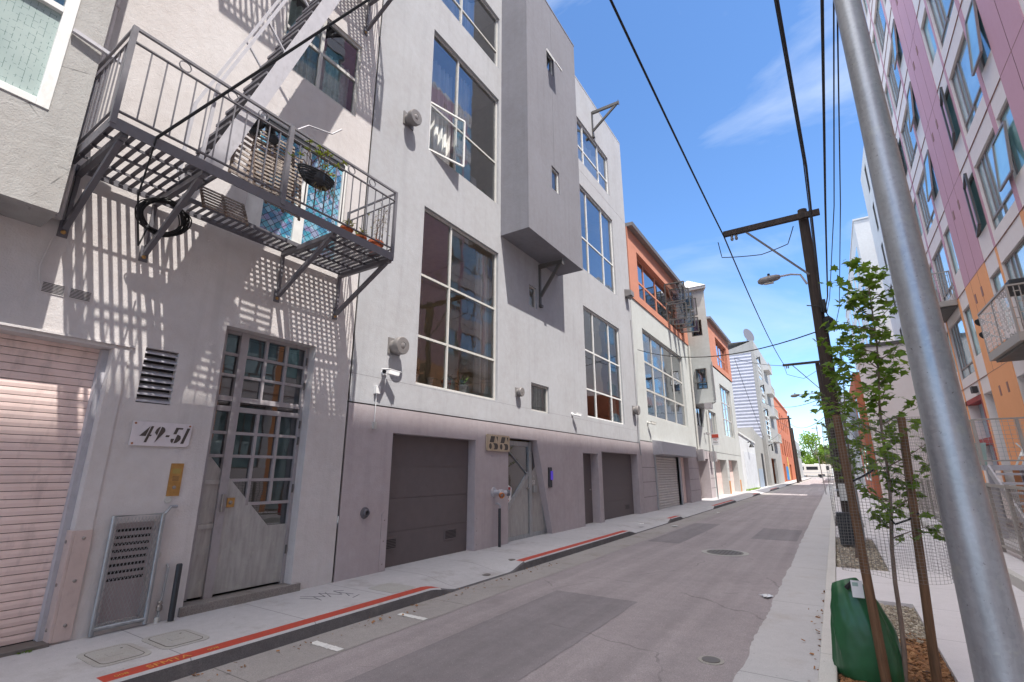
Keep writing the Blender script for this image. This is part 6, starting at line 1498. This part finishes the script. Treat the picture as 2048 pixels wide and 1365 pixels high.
wire('overhead_cable', [(1.2, -20, 6.5), (.60, 4.3, 5.6), (.64, 8.1, 5.5), (.62, 12.8, 5.25), (.5, 14.5, 5.1), (.42, 14.85, 5.4)], .007, 'rightmost thin cable close to the galvanised pole')
wire('overhead_cable', [(.4, 15, 5.6), (.2, 40, 6.2), (.2, 90, 6.4)], .02, 'low cable continuing between the wooden poles', .5)
wire('overhead_cable', [(-6.7, 20.9, 6.95), (.1, 14.9, 5.25)], .016, 'sagging service cable from the white building to the near pole', 1.1)
wire('service_cable', [(-5.43, 1.62, 5.0), (-4.0, 2.95, 7.24), (-1.5, 5.3, 11.2)], .016, 'black cable rising across the stair from the balcony edge', 0)
wire('service_cable', [(-5.43, 1.62, 5.0), (-5.62, 1.63, 4.4), (-6.2, 1.9, 4.1), (-6.35, 2.0, 4.45)], .009, 'loose cable tail hanging from the balcony edge to the coil', .4)
wire('overhead_cable', [(-2.0, 14.75, 8.4), (-1.95, 14.8, 7.9), (-.9, 14.85, 7.75), (-.2, 14.85, 7.9), (.0, 14.85, 8.4)], .013, 'looped jumper cable under the near crossarm', .3, n=6)
wire('overhead_cable', [(-2.0, 39.7, 9.0), (-1.9, 39.7, 8.4), (-.9, 39.7, 8.0), (.0, 39.7, 8.5)], .015, 'looped jumper cable under the second crossarm', .3, n=6)
wire('overhead_cable', [(-6.3, 66, 9.8), (.1, 40, 6.6)], .02, 'long thin cable from the tall gray building to the second pole', .5)
wire('overhead_cable', [(-6.4, 67, 5.0), (-5.1, 88, 9.2), (.1, 40.2, 5.4)], .02, 'pair of crossing drop wires near the brick building', .4)
wire('overhead_cable', [(-2.0, 40, 9.1), (-6.6, 50, 12.2), (-6.6, 66, 5.6)], .02, 'drop wire hanging down the ribbed metal side', .3)
# slim sign mast by the second pole
t = thing('sign_mast', 'thin gray mast standing in the right gutter line before the vehicle', 'mast', (-.75, 46, 0)); m = MB(); m.tube([(-.8, 46, -.1), (-.98, 46, 3.9)], .035, 8); m.build('post', M['galv'], t)
# ================================================================== YOUNG TREE, STAKES, GUARD, BAG
def maple_leaf(mb, c, R, s):
    pts = [(0, -.5), (.22, -.32), (.5, -.38), (.36, -.05), (.62, .2), (.3, .2), (.16, .42), (0, .8), (-.16, .42), (-.3, .2), (-.62, .2), (-.36, -.05), (-.5, -.38), (-.22, -.32)]
    ctr = len(mb.v); mb.v.append(tuple(c)); b = len(mb.v)
    for (x, y) in pts: mb.v.append(tuple(c + R @ Vector((x * s, y * s, -.28 * s * (x * x + .3 * y * y)))))
    for i in range(len(pts)): mb.f.append((ctr, b + i, b + (i + 1) % len(pts))); mb.m.append(0)
def sapling(base, top, lab, nb, seed, lsz=.075, r0=.02, spread=.33, grp='young maples in the planting beds', dens=9, zlo=.95, low=True):
    rr = random.Random(seed); t = thing('young_tree', lab, 'tree', base, grp)
    b, tp = Vector(base), Vector(top); trunk = []
    for i in range(15):
        q = b.lerp(tp, i / 14); q.x += .012 * math.sin(i * 1.3) ; q.y += .01 * math.cos(i * 1.7); trunk.append(q)
    m = MB(); m.tube(trunk, [r0 * (1 - .78 * i / 14) for i in range(15)], 10); m.build('trunk', M['bark'], t, smooth=True)
    m = MB(); lf = MB()
    def lv(p, k=1):
        for _ in range(k):
            d = Vector((rr.gauss(0, 1), rr.gauss(0, 1), rr.gauss(-.5, .6))).normalized(); c = p + d * rr.uniform(.03, .08)
            nrm = Vector((rr.gauss(0, .6), rr.gauss(0, .6), 1)).normalized(); side = d.cross(nrm).normalized(); R = Matrix((side, -nrm.cross(side) * -1, nrm)).transposed()
            maple_leaf(lf, c, R, lsz * rr.uniform(.6, 1.15))
    for i in range(nb):
        f = zlo + (1 - zlo) * ((i + .5) / nb); idx = f * 14; k = int(idx); p = trunk[min(k, 13)].lerp(trunk[min(k + 1, 14)], idx - k)
        a = i * 2.4 + rr.uniform(-.4, .4); L_ = spread * (1.15 - .75 * abs((i + .5) / nb - .35)) * rr.uniform(.65, 1.25)
        d = Vector((math.cos(a), math.sin(a), .55)); pts = [p]
        for s in range(6): pts.append(pts[-1] + d.normalized() * L_ / 6); d += Vector((rr.uniform(-.25, .25), rr.uniform(-.25, .25), rr.uniform(-.12, .25)))
        m.tube(pts, [.006 * (1 - s / 8) for s in range(7)], 5)
        for s, q in enumerate(pts[1:]):
            lv(q, rr.randint(2, 4))
            if rr.random() < .55:
                e = q + Vector((rr.gauss(0, 1), rr.gauss(0, 1), rr.gauss(.1, .6))).normalized() * rr.uniform(.06, .15); m.tube([q, e], .0025, 4); lv(e, rr.randint(2, 4))
    lv(tp, 6)
    m.build('branches', M['bark'], t); lf.build('crown', M['leaf'], t); return t
sapling((.235, 5.56, -.07), (.58, 5.75, 3.62), 'staked young maple nearest the camera, rising out of the green bag bed', 34, 21, lsz=.076, spread=.40, zlo=.30)
sapling((.12, 12.6, -.07), (.5, 12.6, 4.4), 'second young maple behind the near one', 24, 5, lsz=.11, r0=.025, spread=.62, zlo=.35)
sapling((.1, 21, -.07), (.3, 21, 4.6), 'third young maple farther down the sidewalk', 20, 8, lsz=.12, r0=.03, spread=.7, zlo=.35)
for (b, tp, lab, r) in (((.11, 5.38, -.08), (.085, 5.44, 2.15), 'left brown lodgepole stake in front of the green bag', .036), ((.45, 5.64, -.08), (.575, 5.62, 2.12), 'right brown lodgepole stake beside the young tree', .034)):
    t = thing('tree_stake', lab, 'stake', b, 'wooden stakes of the near young tree'); m = MB(); b, tp = Vector(b), Vector(tp); m.tube([b, b.lerp(tp, .3), b.lerp(tp, .7), tp], [r * 1.05, r, r * .95, r * .92], 14); m.build('post', M['wood_stake'], t, smooth=True)
for pts_, lab in (([(.10, 5.42, 1.55), (.2, 5.5, 1.60), (.3, 5.58, 1.66)], 'black rubber tie from the left stake to the young tree'), ([(.56, 5.6, 1.3), (.48, 5.62, 1.24), (.38, 5.6, 1.2), (.35, 5.58, 1.25)], 'black rubber tie from the right stake to the young tree')):
    single('tree_tie', MB().tube(pts_, .009, 6), M['black'], lab, 'tree tie', 'rubber ties on the young tree')
gm = MB(); cxg, cyg = .30, 5.56; n_ = 66
def gp(k, z):
    a = 2 * math.pi * k / n_; R_ = .335 + .035 * math.cos(a * 2 + .4) + .012 * math.sin(a * 5 + z * 3); return Vector((cxg + R_ * math.cos(a) * 1.02 + .03 * (z - .8), cyg + R_ * .92 * math.sin(a), z + .02 * math.sin(a * 2)))
zs_ = [.80 + .0262 * i for i in range(51)]
for k in range(n_):
    for i in range(0, 50, 5): gm.bar(gp(k, zs_[i]), gp(k, zs_[i + 5]), .0016)
for z in zs_:
    for k in range(n_): gm.bar(gp(k, z), gp(k + 1, z), .0016)
single('tree_guard', gm, paint('wire_mesh', (.20, .19, .18), .5, metal=.4, bump=0), 'cylinder of fine square wire mesh around the near young tree and stakes', 'tree guard')
# watering bag
WB = thing('watering_bag', 'dark green plastic watering bag zipped round the young tree', 'watering bag', (.0, 5.6, -.07))
m = MB(); prof = [(0, .20, .15, 0), (.03, .235, .17, 0), (.12, .245, .175, .0), (.3, .235, .17, -.0), (.45, .212, .155, -.01), (.58, .18, .13, -.03), (.68, .14, .10, -.05), (.745, .105, .055, -.075), (.765, .095, .02, -.08)]
NN = 80; RR = 44
def lerp_prof(z):
    for p, q in zip(prof[:-1], prof[1:]):
        if z <= q[0]: t_ = (z - p[0]) / (q[0] - p[0]); return [p[i] + (q[i] - p[i]) * t_ for i in range(4)]
    return prof[-1]
for i in range(RR):
    z = .765 * i / (RR - 1); _, rx_, ry_, sh_ = lerp_prof(z)
    for k in range(NN):
        a = 2 * math.pi * k / NN; ca, sa = math.cos(a), math.sin(a)
        fold = 1 + .09 * (abs(math.sin(a * 2.5 + z * 1.2 + .6)) - .6)
        p = Vector((ca * 1.1, sa * 1.1, z * 1.1)); r1 = 1 - abs(noise.noise(p * 2.1)) * 2; r2 = 1 - abs(noise.noise(p * 4.3 + Vector((7, 3, 1)))) * 2
        fold += .05 * r1 * abs(r1) + .022 * r2
        m.v.append((.01 + sh_ + rx_ * ca * fold, 5.62 + ry_ * sa * fold, -.07 + z * (1 + .05 * math.cos(a + .5))))
for i in range(RR - 1):
    for k in range(NN): k2 = (k + 1) % NN; m.f.append((i * NN + k, i * NN + k2, (i + 1) * NN + k2, (i + 1) * NN + k)); m.m.append(0)
m.f.append(tuple((RR - 1) * NN + k for k in range(NN))); m.m.append(0)
m.build('bag', M['green_bag'], WB, smooth=True)
m = MB()
for k in range(9): m.box(.005 - .013 * k + .0, .012 - .013 * k, 5.452, 5.456, .2, .6) if False else None
m = MB(); m.box(-.02, .06, 5.46, 5.475, .66, .73); m.box(-.022, .062, 5.457, 5.46, .6, .735); m.build('tag', M['plastic_white'], WB)
m = MB(); m.box(-.012, .03, 5.455, 5.4565, .69, .72); m.build('tag_print', M['teal'], WB.children[-1]); m = MB(); m.tube([(-.06, 5.5, .66), (.0, 5.48, .72)], .02, 8); m.build('strap', M['black'], WB)
# litter bin behind the stake
LB = thing('planter_crate', 'dark ribbed metal bin standing by the utility pole', 'bin', (.0, 15.5, 0)); bx = (-.12, .33, 14.2, 14.6)
m = MB()
for k in range(16): x = bx[0] + k * .03; m.box(x, x + .018, bx[2] - .012, bx[2], .02, .72); 
m.box(bx[0], bx[1], bx[2], bx[3], .01, .7); m.build('body', M['plastic_dark'], LB); LB.name = 'litter_bin'; MB().box(bx[0] - .02, bx[1] + .02, bx[2] - .03, bx[3] + .02, .721, .75).build('rim', M['galv'], LB)
t = thing('posted_notice', 'small pale notice stapled to the utility pole', 'notice', (.1, 14.8, 1.2)); MB().box(.02, .17, 14.79, 14.8, .95, 1.35).build('sheet', M['frame_white'], t)
# ================================================================== FAR END: MOTORHOME, TREES
RV = thing('motorhome', 'cream motorhome parked across the end of the street', 'motorhome', (-6, 160, GZ)); x0, x1, y0, y1 = -10.9, -.6, 158.6, 161; z0 = GZ + .35
m = MB(); m.prism([(x0 + .9, y0, z0 + .25), (x1, y0, z0 + .25), (x1, y0, z0 + 3.15), (x0 + .9, y0, z0 + 3.25), (x0 + .15, y0, z0 + 2.9), (x0, y0, z0 + 1.5), (x0, y0, z0 + .25)], (0, y1 - y0, 0)); m.build('body', M['rv_paint'], RV, bevel=.08)
for (a, b, c, d) in ((x0 + .1, x0 + .75, 1.7, 2.5), (x0 + 1.6, x0 + 3.9, 1.75, 2.6), (x0 + 4.5, x0 + 7.2, 1.75, 2.6), (x0 + 9.1, x0 + 9.7, 1.7, 2.7)): MB().box(a, b, y0 - .02, y0 + .01, z0 + c, z0 + d).build('window', M['glass_dark'] if False else M['black'], RV)
m = MB(); m.box(x0 + .1, x1 - .05, y0 - .015, y0 - .002, z0 + .95, z0 + 1.05); m.build('stripe', M['steel_light'], RV)
for xw in (x0 + 2.2, x0 + 7.6): m = MB(); m.lathe((xw, y0 + .3, GZ + .45), (0, -1, 0), [(.45, 0), (.45, .3), (.25, .31)], 20); m.build('wheel', M['black'], RV)
m = MB(); m.box(x0 + 1.6, x0 + 3.1, y0 - .01, y0 + .3, z0 + .2, z0 + .75).box(x0 + 7, x0 + 8.6, y0 - .01, y0 + .3, z0 + .2, z0 + .6); m.build('wheel_well', M['black'], RV)
m = MB(); m.box(x0 + 3, x0 + 4.2, y0 + .6, y0 + 1.6, z0 + 3.2, z0 + 3.5).box(x0 + 6.5, x0 + 7.5, y0 + .6, y0 + 1.6, z0 + 3.15, z0 + 3.4); m.build('roof_unit', M['frame_white'], RV)
def bigtree(x, y, h, w, lab, seed, mat='leaf_far', n=2600, lump=None):
    rr = random.Random(seed); t = thing('broadleaf_tree', lab, 'tree', (x, y, 0), 'trees beyond the cross street')
    m = MB(); m.tube([(x, y, 0), (x + .1, y, h * .3), (x, y, h * .6)], [.3, .22, .1], 8); lob = []
    for i in range(13):
        a = rr.uniform(0, 6.28); z = h * rr.uniform(.28, .9); R_ = w * .5 * math.sin(math.pi * min(1, (z / h) * .95 + .05)) ; c = Vector((x + R_ * math.cos(a) * rr.uniform(.3, 1), y + R_ * math.sin(a), z)); lob.append((c, w * rr.uniform(.13, .26))); m.tube([(x, y, h * .3), (c.x, c.y, c.z)], [.12, .04], 5)
    m.build('trunk', M['bark'], t); lf = MB()
    for i in range(n):
        c, r_ = lob[rr.randrange(len(lob))]; d = Vector((rr.gauss(0, 1), rr.gauss(0, 1), rr.gauss(0, .8))).normalized() * r_ * (rr.random() ** .4); p = c + d; s = rr.uniform(.18, .4)
        a1 = Vector((rr.gauss(0, 1), rr.gauss(0, 1), rr.gauss(0, 1))).normalized() * s; a2 = a1.cross(Vector((rr.gauss(0, 1), rr.gauss(0, 1), rr.gauss(0, 1)))).normalized() * s * .7
        lf.face([p - a1, p + a2, p + a1, p - a2])
    lf.build('crown', M[mat], t); return t
bigtree(-4.2, 180, 13.5, 11, 'bright green broad tree right of the dark leaning pole', 3); bigtree(2.5, 188, 13, 12, 'second green tree merging with the bright one on its right', 4); bigtree(-7.6, 182, 8.0, 5, 'small low tree left of the bright one', 5, n=900); bigtree(-1.5, 178, 7, 6, 'silvery lower tree in front of the bright ones', 6, 'leaf_dry', 900)
# small weeds at the wall foot
m = MB(); rr = random.Random(31)
for k in range(26): a = rr.uniform(0, 6.28); leaf_blade(m, (X0 + .06 + rr.uniform(-.03, .03), 1.86 + rr.uniform(-.05, .05), .0), (math.cos(a), math.sin(a), .8), .05, .008, .3)
single('weed_tuft', m, M['leaf'], 'tiny green weed at the foot of the pink roll-up door', 'weed')
m = MB()
for k in range(240): a = rr.uniform(0, 6.28); leaf_blade(m, (X0 + .2 + rr.uniform(-.15, .15), 48 + rr.uniform(0, 7), .0), (math.cos(a), math.sin(a), .9), rr.uniform(.15, .4), .05, .3)
single('weed_tuft', m, M['leaf_far'], 'green weeds at the foot of the white garage far down the street', 'weeds')
